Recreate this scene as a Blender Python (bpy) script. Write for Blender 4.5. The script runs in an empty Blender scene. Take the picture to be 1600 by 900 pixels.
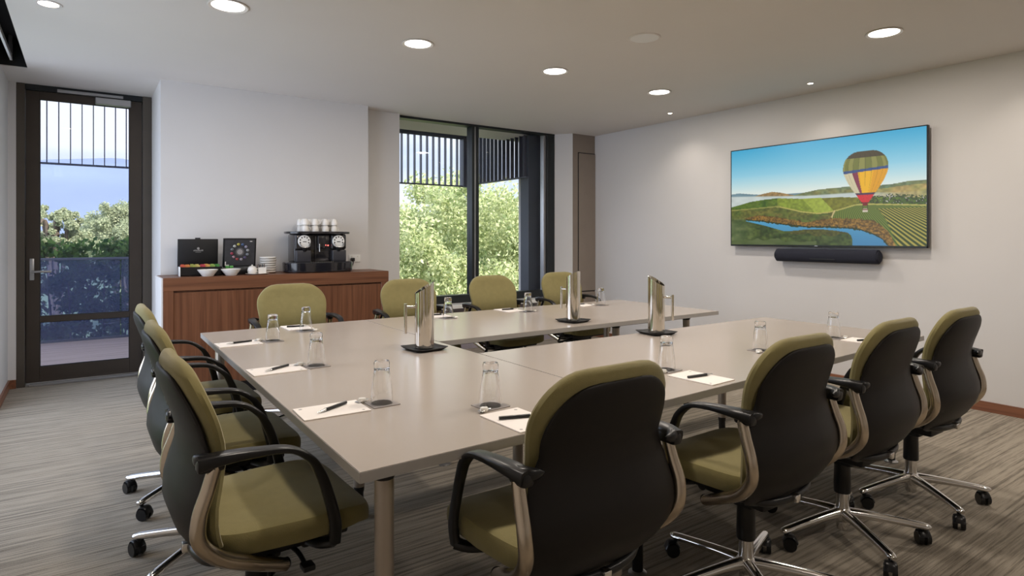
import bpy, bmesh, math, random
import numpy as np
from mathutils import Vector, Matrix
random.seed(7)
SC = bpy.context.scene
COL = SC.collection
PI = math.pi

# ------------------------------------------------------------------ camera
cam_data = bpy.data.cameras.new('camera')
cam = bpy.data.objects.new('camera', cam_data)
COL.objects.link(cam)
cam.location = (0, 0, 1.30)
cam.rotation_euler = (PI / 2, 0, -math.atan2(0.5724, 0.8200))
cam_data.sensor_width = 36
cam_data.lens = 957 / 1600 * 36
cam_data.shift_y = -(450 - 372) / 1600
cam_data.clip_start = 0.05
cam_data.clip_end = 9000
SC.camera = cam

# ------------------------------------------------------------------ exposure
SC.view_settings.view_transform = 'Standard'
SC.view_settings.look = 'None'
SC.view_settings.gamma = 1
SC.view_settings.use_curve_mapping = False
SC.view_settings.exposure = -0.08
SC.cycles.use_denoising = True
SC.cycles.max_bounces = 10
SC.cycles.diffuse_bounces = 5
SC.cycles.glossy_bounces = 5
SC.cycles.transmission_bounces = 10
SC.cycles.transparent_max_bounces = 16
SC.cycles.caustics_reflective = False
SC.cycles.caustics_refractive = False
SC.cycles.sample_clamp_indirect = 6

# ------------------------------------------------------------------ sky
SKY_BASE = 1.35        # overcast sky ahead of the windows
SKY_SIDE = 4.4         # sky strength raised on the unseen left side to add daylight indoors
world = bpy.data.worlds.new('sky')
SC.world = world
world.use_nodes = True
wt = world.node_tree
wt.nodes.clear()
def wn(t, **k):
    n = wt.nodes.new(t)
    for a, b in k.items():
        setattr(n, a, b)
    return n
tc = wn('ShaderNodeTexCoord')
sep = wn('ShaderNodeSeparateXYZ')
wt.links.new(tc.outputs['Generated'], sep.inputs[0])
nz = wn('ShaderNodeTexNoise'); nz.inputs['Scale'].default_value = 3.2; nz.inputs['Detail'].default_value = 6
mp = wn('ShaderNodeMapping'); mp.inputs['Scale'].default_value = (1, 1, 3.2)
wt.links.new(tc.outputs['Generated'], mp.inputs[0]); wt.links.new(mp.outputs[0], nz.inputs['Vector'])
rmp = wn('ShaderNodeValToRGB')
rmp.color_ramp.elements[0].position = 0.38; rmp.color_ramp.elements[0].color = (0.60, 0.71, 0.94, 1)
rmp.color_ramp.elements[1].position = 0.62; rmp.color_ramp.elements[1].color = (0.90, 0.94, 1.0, 1)
wt.links.new(nz.outputs['Fac'], rmp.inputs[0])
mr = wn('ShaderNodeMapRange'); mr.inputs['From Min'].default_value = -0.15; mr.inputs['From Max'].default_value = -0.75
mr.inputs['To Min'].default_value = SKY_BASE; mr.inputs['To Max'].default_value = SKY_SIDE
wt.links.new(sep.outputs['X'], mr.inputs['Value'])
bg = wn('ShaderNodeBackground')
wt.links.new(rmp.outputs[0], bg.inputs['Color']); wt.links.new(mr.outputs[0], bg.inputs['Strength'])
wo = wn('ShaderNodeOutputWorld'); wt.links.new(bg.outputs[0], wo.inputs[0])

# ------------------------------------------------------------------ sun (behind the building, lights the garden)
sd = bpy.data.lights.new('sun', 'SUN'); sd.energy = 10.5; sd.angle = 0.03; sd.color = (1.0, 0.95, 0.84)
so = bpy.data.objects.new('sun', sd); COL.objects.link(so)
so.rotation_euler = Vector((-0.35, 0.75, -0.62)).to_track_quat('-Z', 'Y').to_euler()

DOWNLIGHT_W = 12.0
SPOT_W = 12

# ------------------------------------------------------------------ materials
MATS = {}
def mat(name, color, rough=0.5, metal=0.0, var=0.0, vscale=8.0, bump=0.0, bscale=60.0, spec=0.5, emit=None, estr=0.0,
        trans=0.0, ior=1.45, coat=0.0, stretch=(1, 1, 1), sheen=0.0):
    m = bpy.data.materials.new(name); m.use_nodes = True
    nt = m.node_tree; b = nt.nodes['Principled BSDF']
    c = tuple(color) + (1,)
    b.inputs['Base Color'].default_value = c
    b.inputs['Roughness'].default_value = rough
    b.inputs['Metallic'].default_value = metal
    b.inputs['Specular IOR Level'].default_value = spec
    b.inputs['IOR'].default_value = ior
    b.inputs['Transmission Weight'].default_value = trans
    b.inputs['Coat Weight'].default_value = coat
    b.inputs['Sheen Weight'].default_value = sheen
    if emit:
        b.inputs['Emission Color'].default_value = tuple(emit) + (1,)
        b.inputs['Emission Strength'].default_value = estr
    t = nt.nodes.new('ShaderNodeTexCoord'); mpn = nt.nodes.new('ShaderNodeMapping')
    mpn.inputs['Scale'].default_value = stretch
    nt.links.new(t.outputs['Object'], mpn.inputs[0])
    if var > 0:
        n = nt.nodes.new('ShaderNodeTexNoise'); n.inputs['Scale'].default_value = vscale; n.inputs['Detail'].default_value = 4
        nt.links.new(mpn.outputs[0], n.inputs['Vector'])
        r = nt.nodes.new('ShaderNodeValToRGB')
        r.color_ramp.elements[0].position = 0.3; r.color_ramp.elements[1].position = 0.7
        r.color_ramp.elements[0].color = tuple(x * (1 - var) for x in color) + (1,)
        r.color_ramp.elements[1].color = tuple(min(1, x * (1 + var)) for x in color) + (1,)
        nt.links.new(n.outputs['Fac'], r.inputs[0]); nt.links.new(r.outputs[0], b.inputs['Base Color'])
    if bump > 0:
        n2 = nt.nodes.new('ShaderNodeTexNoise'); n2.inputs['Scale'].default_value = bscale; n2.inputs['Detail'].default_value = 3
        nt.links.new(mpn.outputs[0], n2.inputs['Vector'])
        bp = nt.nodes.new('ShaderNodeBump'); bp.inputs['Strength'].default_value = bump; bp.inputs['Distance'].default_value = 0.002
        nt.links.new(n2.outputs['Fac'], bp.inputs['Height']); nt.links.new(bp.outputs[0], b.inputs['Normal'])
    MATS[name] = m
    return m

def emission(name, color, strength):
    m = bpy.data.materials.new(name); m.use_nodes = True; nt = m.node_tree; nt.nodes.clear()
    e = nt.nodes.new('ShaderNodeEmission'); e.inputs[0].default_value = tuple(color) + (1,); e.inputs[1].default_value = strength
    o = nt.nodes.new('ShaderNodeOutputMaterial'); nt.links.new(e.outputs[0], o.inputs[0])
    return m

def pane(name, tint, refl_rough=0.0, ior=1.45, body=None, bodyf=0.0):
    m = bpy.data.materials.new(name); m.use_nodes = True; nt = m.node_tree; nt.nodes.clear()
    tr = nt.nodes.new('ShaderNodeBsdfTransparent'); tr.inputs[0].default_value = tuple(tint) + (1,)
    gl = nt.nodes.new('ShaderNodeBsdfGlossy'); gl.inputs['Roughness'].default_value = refl_rough
    fr = nt.nodes.new('ShaderNodeFresnel'); fr.inputs[0].default_value = ior
    mx = nt.nodes.new('ShaderNodeMixShader')
    ge = nt.nodes.new('ShaderNodeNewGeometry'); iv = nt.nodes.new('ShaderNodeMath'); iv.operation = 'SUBTRACT'; iv.inputs[0].default_value = 1.0; ml = nt.nodes.new('ShaderNodeMath'); ml.operation = 'MULTIPLY'
    nt.links.new(ge.outputs['Backfacing'], iv.inputs[1]); nt.links.new(iv.outputs[0], ml.inputs[0]); nt.links.new(fr.outputs[0], ml.inputs[1])
    nt.links.new(ml.outputs[0], mx.inputs[0]); nt.links.new(tr.outputs[0], mx.inputs[1]); nt.links.new(gl.outputs[0], mx.inputs[2])
    last = mx
    if body:
        df = nt.nodes.new('ShaderNodeBsdfDiffuse'); df.inputs[0].default_value = tuple(body) + (1,)
        m2 = nt.nodes.new('ShaderNodeMixShader'); m2.inputs[0].default_value = bodyf
        nt.links.new(mx.outputs[0], m2.inputs[1]); nt.links.new(df.outputs[0], m2.inputs[2]); last = m2
    o = nt.nodes.new('ShaderNodeOutputMaterial'); nt.links.new(last.outputs[0], o.inputs[0])
    return m

def wood(name, dark, light, axis='Z', rough=0.4, sc=1.0):
    m = bpy.data.materials.new(name); m.use_nodes = True; nt = m.node_tree; b = nt.nodes['Principled BSDF']
    b.inputs['Roughness'].default_value = rough
    t = nt.nodes.new('ShaderNodeTexCoord'); mpn = nt.nodes.new('ShaderNodeMapping')
    s = [40 * sc] * 3; s['XYZ'.index(axis)] = 1.3 * sc
    mpn.inputs['Scale'].default_value = s
    nt.links.new(t.outputs['Object'], mpn.inputs[0])
    n = nt.nodes.new('ShaderNodeTexNoise'); n.inputs['Scale'].default_value = 1.0; n.inputs['Detail'].default_value = 7; n.inputs['Distortion'].default_value = 0.6
    nt.links.new(mpn.outputs[0], n.inputs['Vector'])
    r = nt.nodes.new('ShaderNodeValToRGB')
    r.color_ramp.elements[0].position = 0.35; r.color_ramp.elements[0].color = tuple(dark) + (1,)
    r.color_ramp.elements[1].position = 0.65; r.color_ramp.elements[1].color = tuple(light) + (1,)
    nt.links.new(n.outputs['Fac'], r.inputs[0]); nt.links.new(r.outputs[0], b.inputs['Base Color'])
    return m

def carpet_mat():
    m = bpy.data.materials.new('striped_carpet'); m.use_nodes = True; nt = m.node_tree; b = nt.nodes['Principled BSDF']
    b.inputs['Roughness'].default_value = 0.95; b.inputs['Specular IOR Level'].default_value = 0.1
    b.inputs['Sheen Weight'].default_value = 0.15
    t = nt.nodes.new('ShaderNodeTexCoord')
    def ns(scale, stretch, det):
        mpn = nt.nodes.new('ShaderNodeMapping'); mpn.inputs['Scale'].default_value = stretch
        nt.links.new(t.outputs['Object'], mpn.inputs[0])
        n = nt.nodes.new('ShaderNodeTexNoise'); n.inputs['Scale'].default_value = scale; n.inputs['Detail'].default_value = det
        nt.links.new(mpn.outputs[0], n.inputs['Vector']); return n
    a = ns(1.0, (0.9, 58, 1), 3); c = ns(1.0, (8, 170, 1), 2); d = ns(260, (1, 1, 1), 2)
    ad = nt.nodes.new('ShaderNodeMath'); ad.operation = 'MULTIPLY_ADD'; ad.inputs[1].default_value = 0.5
    nt.links.new(c.outputs['Fac'], ad.inputs[0]); nt.links.new(a.outputs['Fac'], ad.inputs[2])
    ad2 = nt.nodes.new('ShaderNodeMath'); ad2.operation = 'MULTIPLY_ADD'; ad2.inputs[1].default_value = 0.35
    nt.links.new(d.outputs['Fac'], ad2.inputs[0]); nt.links.new(ad.outputs[0], ad2.inputs[2])
    r = nt.nodes.new('ShaderNodeValToRGB')
    r.color_ramp.elements[0].position = 0.72; r.color_ramp.elements[0].color = (0.128, 0.108, 0.082, 1)
    r.color_ramp.elements[1].position = 1.12; r.color_ramp.elements[1].color = (0.345, 0.30, 0.238, 1)
    r.color_ramp.elements[1].position = 1.0
    nt.links.new(ad2.outputs[0], r.inputs[0]); nt.links.new(r.outputs[0], b.inputs['Base Color'])
    bp = nt.nodes.new('ShaderNodeBump'); bp.inputs['Strength'].default_value = 0.5; bp.inputs['Distance'].default_value = 0.004
    nt.links.new(ad2.outputs[0], bp.inputs['Height']); nt.links.new(bp.outputs[0], b.inputs['Normal'])
    return m

M_WALL = mat('white_paint', (0.665, 0.65, 0.64), 0.75, var=0.015, vscale=2)
M_CEIL = mat('ceiling_paint', (0.70, 0.665, 0.625), 0.8, var=0.01, vscale=2)
M_TAUPE = mat('taupe_panel', (0.26, 0.215, 0.18), 0.6, var=0.03)
M_DARK = mat('dark_gap', (0.02, 0.02, 0.02), 0.8, var=0.05)
M_CARPET = carpet_mat()
M_SKIRT = wood('skirting_timber', (0.16, 0.060, 0.030), (0.27, 0.11, 0.055), 'Y')
M_SKIRTX = wood('skirting_timber_across', (0.16, 0.060, 0.030), (0.27, 0.11, 0.055), 'X')
M_BRONZE = mat('bronze_door_frame', (0.060, 0.047, 0.037), 0.42, metal=0.4, var=0.05)
M_BRONZE2 = mat('bronze_jamb', (0.095, 0.080, 0.065), 0.45, metal=0.3, var=0.05)
M_WFRAME = mat('black_window_frame', (0.022, 0.026, 0.028), 0.35, metal=0.3, var=0.05)
M_GLASS = pane('window_glass', (0.97, 0.98, 0.99))
M_GLASSD = pane('door_glass', (0.95, 0.96, 0.99), body=(0.55, 0.62, 0.80), bodyf=0.02)
M_BALUS = pane('balustrade_glass', (0.66, 0.72, 0.95), body=(0.20, 0.25, 0.45), bodyf=0.12)
M_CHROME = mat('polished_chrome', (0.78, 0.77, 0.76), 0.13, metal=1.0, var=0.02)
M_SATIN = mat('satin_champagne_metal', (0.56, 0.48, 0.385), 0.24, metal=1.0, var=0.03)
M_GREY_AL = mat('brushed_aluminium', (0.45, 0.45, 0.46), 0.35, metal=0.9, var=0.04)
M_STEEL = mat('polished_steel', (0.72, 0.68, 0.62), 0.10, metal=1.0, var=0.02)
M_GREEN = mat('olive_fabric', (0.225, 0.192, 0.080), 0.85, var=0.05, vscale=30, bump=0.35, bscale=420, spec=0.15, sheen=0.25)
M_SHELL = mat('dark_brown_shell', (0.012, 0.010, 0.009), 0.48, var=0.06, bump=0.05, bscale=300, spec=0.28)
M_BLACK = mat('black_plastic', (0.009, 0.009, 0.010), 0.30, var=0.05)
M_BLACKM = mat('matt_black', (0.006, 0.006, 0.007), 0.5, var=0.08)
M_TABLE = mat('taupe_laminate', (0.40, 0.35, 0.305), 0.22, var=0.012, vscale=3, spec=0.55)
M_TEDGE = mat('table_edge_band', (0.36, 0.34, 0.32), 0.4, var=0.02)
M_LEG = mat('champagne_leg', (0.40, 0.345, 0.29), 0.36, metal=0.55, var=0.03)
M_WOOD = wood('cabinet_timber', (0.110, 0.040, 0.018), (0.185, 0.076, 0.036), 'Z', 0.38)
M_WOODX = wood('cabinet_timber_across', (0.110, 0.040, 0.018), (0.185, 0.076, 0.036), 'X', 0.38)
M_GLASSW = mat('clear_glass', (1, 1, 1), 0.0, trans=1.0, ior=1.47, var=0.001)
M_CHINA = mat('white_china', (0.78, 0.75, 0.70), 0.22, var=0.015, coat=0.3)
M_PAPER = mat('cream_paper', (0.80, 0.75, 0.71), 0.7, var=0.01)
M_COAST = mat('grey_coaster', (0.26, 0.235, 0.225), 0.6, var=0.06)
M_INK = mat('grey_print', (0.35, 0.33, 0.33), 0.7, var=0.02)
M_SILVER = mat('silver_trim', (0.7, 0.7, 0.7), 0.25, metal=0.9, var=0.02)
M_WHITEP = mat('white_plastic', (0.78, 0.78, 0.76), 0.45, var=0.01)
M_SPK = mat('speaker_fabric', (0.014, 0.016, 0.028), 0.85, var=0.2, vscale=300, bump=0.3, bscale=500)
M_LAMP = emission('lamp_glow', (1.0, 0.95, 0.87), 7.0)
M_SPOTG = emission('spot_glow', (1.0, 0.88, 0.72), 22.0)
M_RIM = mat('lamp_rim', (0.70, 0.66, 0.62), 0.4, var=0.01)
M_SPAN = mat('shade_tinted_panel', (0.30, 0.27, 0.31), 0.6, var=0.03)  # pale panel below the window; its purple-grey shade is put into the colour
M_FACADE = mat('charcoal_facade', (0.045, 0.056, 0.080), 0.55, var=0.10, vscale=3)
M_FIN = mat('facade_fin', (0.060, 0.068, 0.105), 0.5, var=0.05)
M_DECK = wood('deck_boards', (0.20, 0.145, 0.135), (0.36, 0.28, 0.26), 'X', 0.6, 0.6)

# ------------------------------------------------------------------ mesh helpers
def build(name, bm, m, parent=None, smooth=True, loc=None, ang=32):
    me = bpy.data.meshes.new(name)
    bmesh.ops.recalc_face_normals(bm, faces=bm.faces)
    if smooth:
        la = math.radians(ang)
        for f in bm.faces: f.smooth = True
        for e in bm.edges:
            if len(e.link_faces) == 2 and e.calc_face_angle(0) > la: e.smooth = False
    bm.to_mesh(me); bm.free()
    for mm in (m if isinstance(m, (list, tuple)) else [m]): me.materials.append(mm)
    o = bpy.data.objects.new(name, me); COL.objects.link(o)
    if parent is not None: o.parent = parent
    if loc is not None: o.location = loc
    return o

def merge(bm, src, mtx=None, mi=0):
    me = bpy.data.meshes.new('tmp')
    if mtx is not None: bmesh.ops.transform(src, matrix=mtx, verts=src.verts)
    for f in src.faces: f.material_index = mi
    src.to_mesh(me); src.free(); bm.from_mesh(me); bpy.data.meshes.remove(me)

def box(bm, x0, x1, y0, y1, z0, z1, bev=0.0, seg=2, mtx=None, mi=0):
    b = bmesh.new(); bmesh.ops.create_cube(b, size=1)
    for v in b.verts:
        v.co = Vector(((x0 + x1) / 2 + v.co.x * (x1 - x0), (y0 + y1) / 2 + v.co.y * (y1 - y0), (z0 + z1) / 2 + v.co.z * (z1 - z0)))
    if bev > 0: bmesh.ops.bevel(b, geom=list(b.edges), offset=bev, segments=seg, profile=0.5, affect='EDGES')
    merge(bm, b, mtx, mi)

def lathe(bm, prof, cx=0, cy=0, cz=0, n=32, mtx=None, mi=0, closed=False):
    """prof: list of (r, z); spun about z"""
    b = bmesh.new(); rings = []
    for r, z in prof:
        if r < 1e-6: rings.append([b.verts.new((cx, cy, cz + z))])
        else: rings.append([b.verts.new((cx + r * math.cos(2 * PI * k / n), cy + r * math.sin(2 * PI * k / n), cz + z)) for k in range(n)])
    pairs = list(zip(rings[:-1], rings[1:]))
    if closed: pairs.append((rings[-1], rings[0]))
    for a, c in pairs:
        for k in range(n):
            k2 = (k + 1) % n
            if len(a) == 1 and len(c) == 1: continue
            if len(a) == 1: b.faces.new((a[0], c[k], c[k2]))
            elif len(c) == 1: b.faces.new((a[k], a[k2], c[0]))
            else: b.faces.new((a[k], a[k2], c[k2], c[k]))
    merge(bm, b, mtx, mi)

def cyl(bm, p0, p1, r0, r1=None, n=20, mi=0):
    r1 = r0 if r1 is None else r1
    p0, p1 = Vector(p0), Vector(p1); d = p1 - p0
    q = d.to_track_quat('Z', 'Y').to_matrix().to_4x4()
    lathe(bm, [(0, 0), (r0, 0), (r1, d.length), (0, d.length)], n=n, mtx=Matrix.Translation(p0) @ q, mi=mi)

def catmull(pts, k=6):
    P = [Vector(p) for p in pts]; out = []
    for i in range(len(P) - 1):
        a = P[max(i - 1, 0)]; b = P[i]; c = P[i + 1]; d = P[min(i + 2, len(P) - 1)]
        for j in range(k):
            t = j / k
            out.append(0.5 * ((2 * b) + (c - a) * t + (2 * a - 5 * b + 4 * c - d) * t * t + (3 * b - a - 3 * c + d) * t ** 3))
    out.append(P[-1]); return out

def sweep(bm, pts, ra, rb=None, n=14, up=(1, 0, 0), power=2.0, smooth_k=6, mi=0):
    """tube along a smooth path; ra: half-size along `up`-side axis, rb: across; floats or lists per control point"""
    rb = ra if rb is None else rb
    m0 = len(pts)
    la = ra if isinstance(ra, (list, tuple)) else [ra] * m0
    lb = rb if isinstance(rb, (list, tuple)) else [rb] * m0
    P = catmull([tuple(p) + (0,) if False else p for p in pts], smooth_k)
    def at(l, i):
        t = i / smooth_k; k = min(int(t), m0 - 2); f = t - k
        return l[k] * (1 - f) + l[k + 1] * f
    b = bmesh.new(); rings = []
    U = Vector(up).normalized()
    for i, p in enumerate(P):
        t = (P[min(i + 1, len(P) - 1)] - P[max(i - 1, 0)]).normalized()
        s = (U - t * U.dot(t))
        if s.length < 1e-3: s = Vector((0, 1, 0))
        s.normalize(); w = t.cross(s)
        A, B = at(la, i), at(lb, i); ring = []
        for k in range(n):
            a = 2 * PI * k / n; ca, sa = math.cos(a), math.sin(a); e = 2.0 / power
            ring.append(b.verts.new(p + s * A * math.copysign(abs(ca) ** e, ca) + w * B * math.copysign(abs(sa) ** e, sa)))
        rings.append(ring)
    for r0, r1 in zip(rings[:-1], rings[1:]):
        for k in range(n): b.faces.new((r0[k], r0[(k + 1) % n], r1[(k + 1) % n], r1[k]))
    b.faces.new(rings[0]); b.faces.new(rings[-1])
    merge(bm, b, None, mi)

def rings_solid(bm, rings, mi=0):
    b = bmesh.new(); R = [[b.verts.new(p) for p in r] for r in rings]; n = len(R[0])
    for r0, r1 in zip(R[:-1], R[1:]):
        for k in range(n): b.faces.new((r0[k], r0[(k + 1) % n], r1[(k + 1) % n], r1[k]))
    b.faces.new(R[0]); b.faces.new(R[-1])
    merge(bm, b, None, mi)

def prism(bm, poly, z0, z1, mi=0):
    b = bmesh.new()
    lo = [b.verts.new((x, y, z0)) for x, y in poly]; hi = [b.verts.new((x, y, z1)) for x, y in poly]
    b.faces.new(lo[::-1]); b.faces.new(hi)
    for k in range(len(poly)): b.faces.new((lo[k], lo[(k + 1) % len(poly)], hi[(k + 1) % len(poly)], hi[k]))
    merge(bm, b, None, mi)

def tag(o, label=None, cat=None, group=None, kind=None):
    if label: o['label'] = label
    if cat: o['category'] = cat
    if group: o['group'] = group
    if kind: o['kind'] = kind
    return o
def thing(name, label, cat, loc=(0, 0, 0), rz=0, group=None):
    o = bpy.data.objects.new(name, None); COL.objects.link(o); o.empty_display_size = 0.1
    o.location = loc; o.rotation_euler = (0, 0, rz)
    return tag(o, label, cat, group)
CH = {}
def children_of(o): return [c for c in COL.objects if c.parent == o]
def dup(o, loc=None, rz=None, label=None, parent=None):
    c = o.copy(); COL.objects.link(c)
    if parent is not None: c.parent = parent
    for ch in children_of(o): dup(ch, parent=c)
    if loc is not None: c.location = loc
    if rz is not None: c.rotation_euler = (0, 0, rz)
    if label: c['label'] = label
    return c
def struct(name, bm, m, parent=None, smooth=False, label=None):
    o = build(name, bm, m, parent, smooth)
    if parent is None: o['kind'] = 'structure'
    if label: o['label'] = label
    return o
def sroot(name, label=None):
    o = bpy.data.objects.new(name, None); COL.objects.link(o); o['kind'] = 'structure'
    if label: o['label'] = label
    return o

# ------------------------------------------------------------------ the room
H = 2.65
XR = 5.55
bm = bmesh.new(); box(bm, -0.9, 5.85, -3.2, 7.0, -0.25, 0.0)
struct('floor', bm, M_CARPET, label='striped beige carpet floor')
bm = bmesh.new()
box(bm, -0.37, 5.85, -3.2, 7.0, H, 3.05)                 # main slab
box(bm, -0.9, -0.37, 6.2, 7.0, H, 3.05)
box(bm, -0.9, -0.55, -3.2, 6.2, H, 3.05)
box(bm, -0.55, -0.37, -3.2, 6.2, 2.88, 3.05)
struct('ceiling', bm, M_CEIL, label='plain painted ceiling with a blind slot')
bm = bmesh.new(); box(bm, -0.549, -0.545, -3.0, 6.195, 2.652, 2.879); box(bm, -0.374, -0.371, -3.0, 6.195, 2.656, 2.879); box(bm, -0.545, -0.374, -3.0, 6.195, 2.87, 2.879)
box(bm, -0.545, -0.374, 6.19, 6.196, 2.655, 2.87)
struct('trim_1', bm, M_DARK, label='dark lining of the ceiling blind slot')
tk = thing('curtain_track', 'pale curtain track inside the dark ceiling slot above the left wall', 'curtain track', (-0.47, 0, 2.70))
bm = bmesh.new(); box(bm, -0.008, 0.008, -3.0, 6.17, -0.01, 0.03, 0.002); build('rail', bm, M_WHITEP, tk, False)
for k in range(6):
    bm = bmesh.new(); box(bm, -0.012, 0.012, -2.9 + k * 1.8, -2.86 + k * 1.8, 0.03, 0.172); build('bracket', bm, M_GREY_AL, tk, False)

bm = bmesh.new(); box(bm, XR, 5.85, -3.2, 7.0, 0, H); struct('wall_right', bm, M_WALL, label='white wall carrying the television')
bm = bmesh.new(); box(bm, -0.9, 5.85, -3.2, -3.0, 0, H); struct('wall_rear', bm, M_WALL)
bm = bmesh.new(); box(bm, 0.53, 2.38, 5.98, 7.0, 0, H); box(bm, 2.38, 2.80, 6.14, 7.0, 0, H)
struct('wall_far', bm, M_WALL, label='white pier wall behind the timber sideboard')
bm = bmesh.new(); box(bm, -0.75, -0.54, 6.0, 6.86, 0, H); box(bm, -0.75, -0.485, 6.80, 7.0, 0, H); box(bm, -0.75, -0.552, -3.0, 3.0, 0, H)
struct('wall_left', bm, M_WALL)
# wall around the window
bm = bmesh.new(); box(bm, 2.80, 5.10, 6.20, 6.42, 0, 0.545); struct('wall_under_window', bm, M_SPAN)
bm = bmesh.new(); box(bm, 2.80, 5.02, 6.0, 6.20, 0.505, 0.545, 0.004); struct('window_sill', bm, M_WHITEP)
bm = bmesh.new(); prism(bm, [(5.0, 6.25), (5.1648, 6.032), (5.1648, 7.0), (5.0, 7.0)], 0, H)
struct('wall_window_reveal', bm, M_WALL)
bm = bmesh.new(); box(bm, 5.165, XR, 6.03, 7.0, 0, H); struct('wall_closet', bm, M_TAUPE, label='taupe panelled end wall beside the window')
dr = sroot('door_2', 'flush taupe access panel in the closet wall')
bm = bmesh.new(); box(bm, 5.252, 5.549, 6.026, 6.030, 0.60, 2.415); build('gap', bm, M_DARK, dr, False)
bm = bmesh.new(); box(bm, 5.262, 5.549, 6.018, 6.026, 0.612, 2.403, 0.001, 1); build('panel', bm, M_TAUPE, dr, False)
bm = bmesh.new(); box(bm, 5.262, 5.549, 6.018, 6.026, 0.08, 0.592, 0.001, 1); build('lower_panel', bm, M_TAUPE, dr, False)

# baseboards
bm = bmesh.new(); box(bm, XR - 0.014, XR, -3.0, 6.03, 0, 0.075, 0.002, 1); struct('baseboard_right', bm, M_SKIRT)
bm = bmesh.new(); box(bm, -0.54, -0.526, 6.0, 6.80, 0, 0.075, 0.002, 1); box(bm, -0.54, -0.485, 6.786, 6.80, 0, 0.075); struct('baseboard_left', bm, M_SKIRT)
bm = bmesh.new(); box(bm, 5.165, XR - 0.014, 6.016, 6.03, 0, 0.075, 0.002, 1); box(bm, 2.38, 2.80, 6.126, 6.14, 0, 0.075); struct('baseboard_far', bm, M_SKIRTX)

# ---- glazed door
d1 = sroot('door_1', 'glazed bronze door to the balcony')
Y = 6.80
bm = bmesh.new()
box(bm, -0.485, -0.425, Y, Y + 0.14, 0.0, H, 0.003, 1); box(bm, 0.455, 0.53, Y, Y + 0.14, 0.0, H, 0.003, 1)
build('door_frame', bm, M_BRONZE2, d1, False)
bm = bmesh.new(); box(bm, -0.425, 0.455, Y + 0.01, Y + 0.14, 2.60, H, 0.002, 1); build('head_frame', bm, M_WFRAME, d1, False)
leaf = bmesh.new()
GX0, GX1 = -0.325, 0.35
box(leaf, -0.422, GX0, Y + 0.03, Y + 0.09, 0.025, 2.598, 0.003, 1); box(leaf, GX1, 0.452, Y + 0.03, Y + 0.09, 0.025, 2.598, 0.003, 1)
box(leaf, GX0, GX1, Y + 0.03, Y + 0.09, 2.53, 2.598); box(leaf, GX0, GX1, Y + 0.03, Y + 0.09, 0.025, 0.16)
box(leaf, GX0, GX1, Y + 0.03, Y + 0.09, 0.555, 0.605)
lf = build('door_leaf', leaf, M_BRONZE, d1, False)
bm = bmesh.new(); box(bm, GX0, GX1, Y + 0.055, Y + 0.061, 0.605, 2.53); build('upper_pane', bm, M_GLASSD, d1, False)
bm = bmesh.new(); box(bm, GX0, GX1, Y + 0.055, Y + 0.061, 0.16, 0.555); build('lower_pane', bm, M_GLASSD, d1, False)
bm = bmesh.new()
for a in ((GX0, GX0 + 0.006, 0.16, 2.53), (GX1 - 0.006, GX1, 0.16, 2.53)): box(bm, a[0], a[1], Y + 0.045, Y + 0.055, a[2], a[3])
for z in (0.16, 0.549, 0.605, 2.524): box(bm, GX0, GX1, Y + 0.045, Y + 0.055, z, z + 0.006)
build('glazing_bead', bm, M_BLACK, d1, False)
bm = bmesh.new(); box(bm, -0.40, 0.44, Y - 0.02, Y + 0.03, 0.0, 0.022, 0.003, 1); build('threshold', bm, M_GREY_AL, d1, False)
bm = bmesh.new(); box(bm, -0.395, -0.362, Y + 0.014, Y + 0.03, 0.93, 1.12, 0.004)
cyl(bm, (-0.378, Y + 0.02, 1.005), (-0.378, Y - 0.04, 1.005), 0.010)
sweep(bm, [(-0.378, Y - 0.035, 1.005), (-0.34, Y - 0.045, 1.006), (-0.24, Y - 0.045, 1.006)], 0.010, 0.009, up=(0, 0, 1))
build('door_handle', bm, M_GREY_AL, d1)
bm = bmesh.new(); box(bm, -0.20, 0.30, Y - 0.012, Y + 0.012, 2.600, 2.628, 0.004, 1); box(bm, 0.08, 0.36, Y - 0.035, Y + 0.03, 2.530, 2.590, 0.006, 1)
build('door_closer', bm, M_GREY_AL, d1, False)

# ---- window_1
w1 = sroot('window_1', 'black framed two pane window')
Y = 6.22
bm = bmesh.new()
box(bm, 2.80, 5.02, Y, Y + 0.12, 0.545, 0.635, 0.003, 1); box(bm, 2.80, 5.02, Y, Y + 0.12, 2.625, H)
box(bm, 2.80, 2.815, Y, Y + 0.12, 0.635, 2.625); box(bm, 4.90, 5.02, Y, Y + 0.12, 0.635, 2.625, 0.003, 1)
build('window_frame', bm, M_WFRAME, w1, False)
bm = bmesh.new(); box(bm, 3.765, 3.80, Y, Y + 0.12, 0.635, 2.625); box(bm, 3.825, 3.86, Y - 0.0, Y + 0.12, 0.635, 2.625); build('mullion', bm, M_WFRAME, w1, False)
bm = bmesh.new(); box(bm, 3.80, 3.825, Y + 0.01, Y + 0.10, 0.635, 2.625); build('mullion_channel', bm, M_GREY_AL, w1, False)
bm = bmesh.new(); box(bm, 4.86, 4.90, Y + 0.03, Y + 0.10, 0.635, 2.625); build('frame_channel', bm, M_GREY_AL, w1, False)
bm = bmesh.new(); box(bm, 2.815, 3.765, Y + 0.06, Y + 0.066, 0.635, 2.625); build('left_pane', bm, M_GLASS, w1, False)
bm = bmesh.new(); box(bm, 3.86, 4.86, Y + 0.06, Y + 0.066, 0.635, 2.625); build('right_pane', bm, M_GLASS, w1, False)

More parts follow.
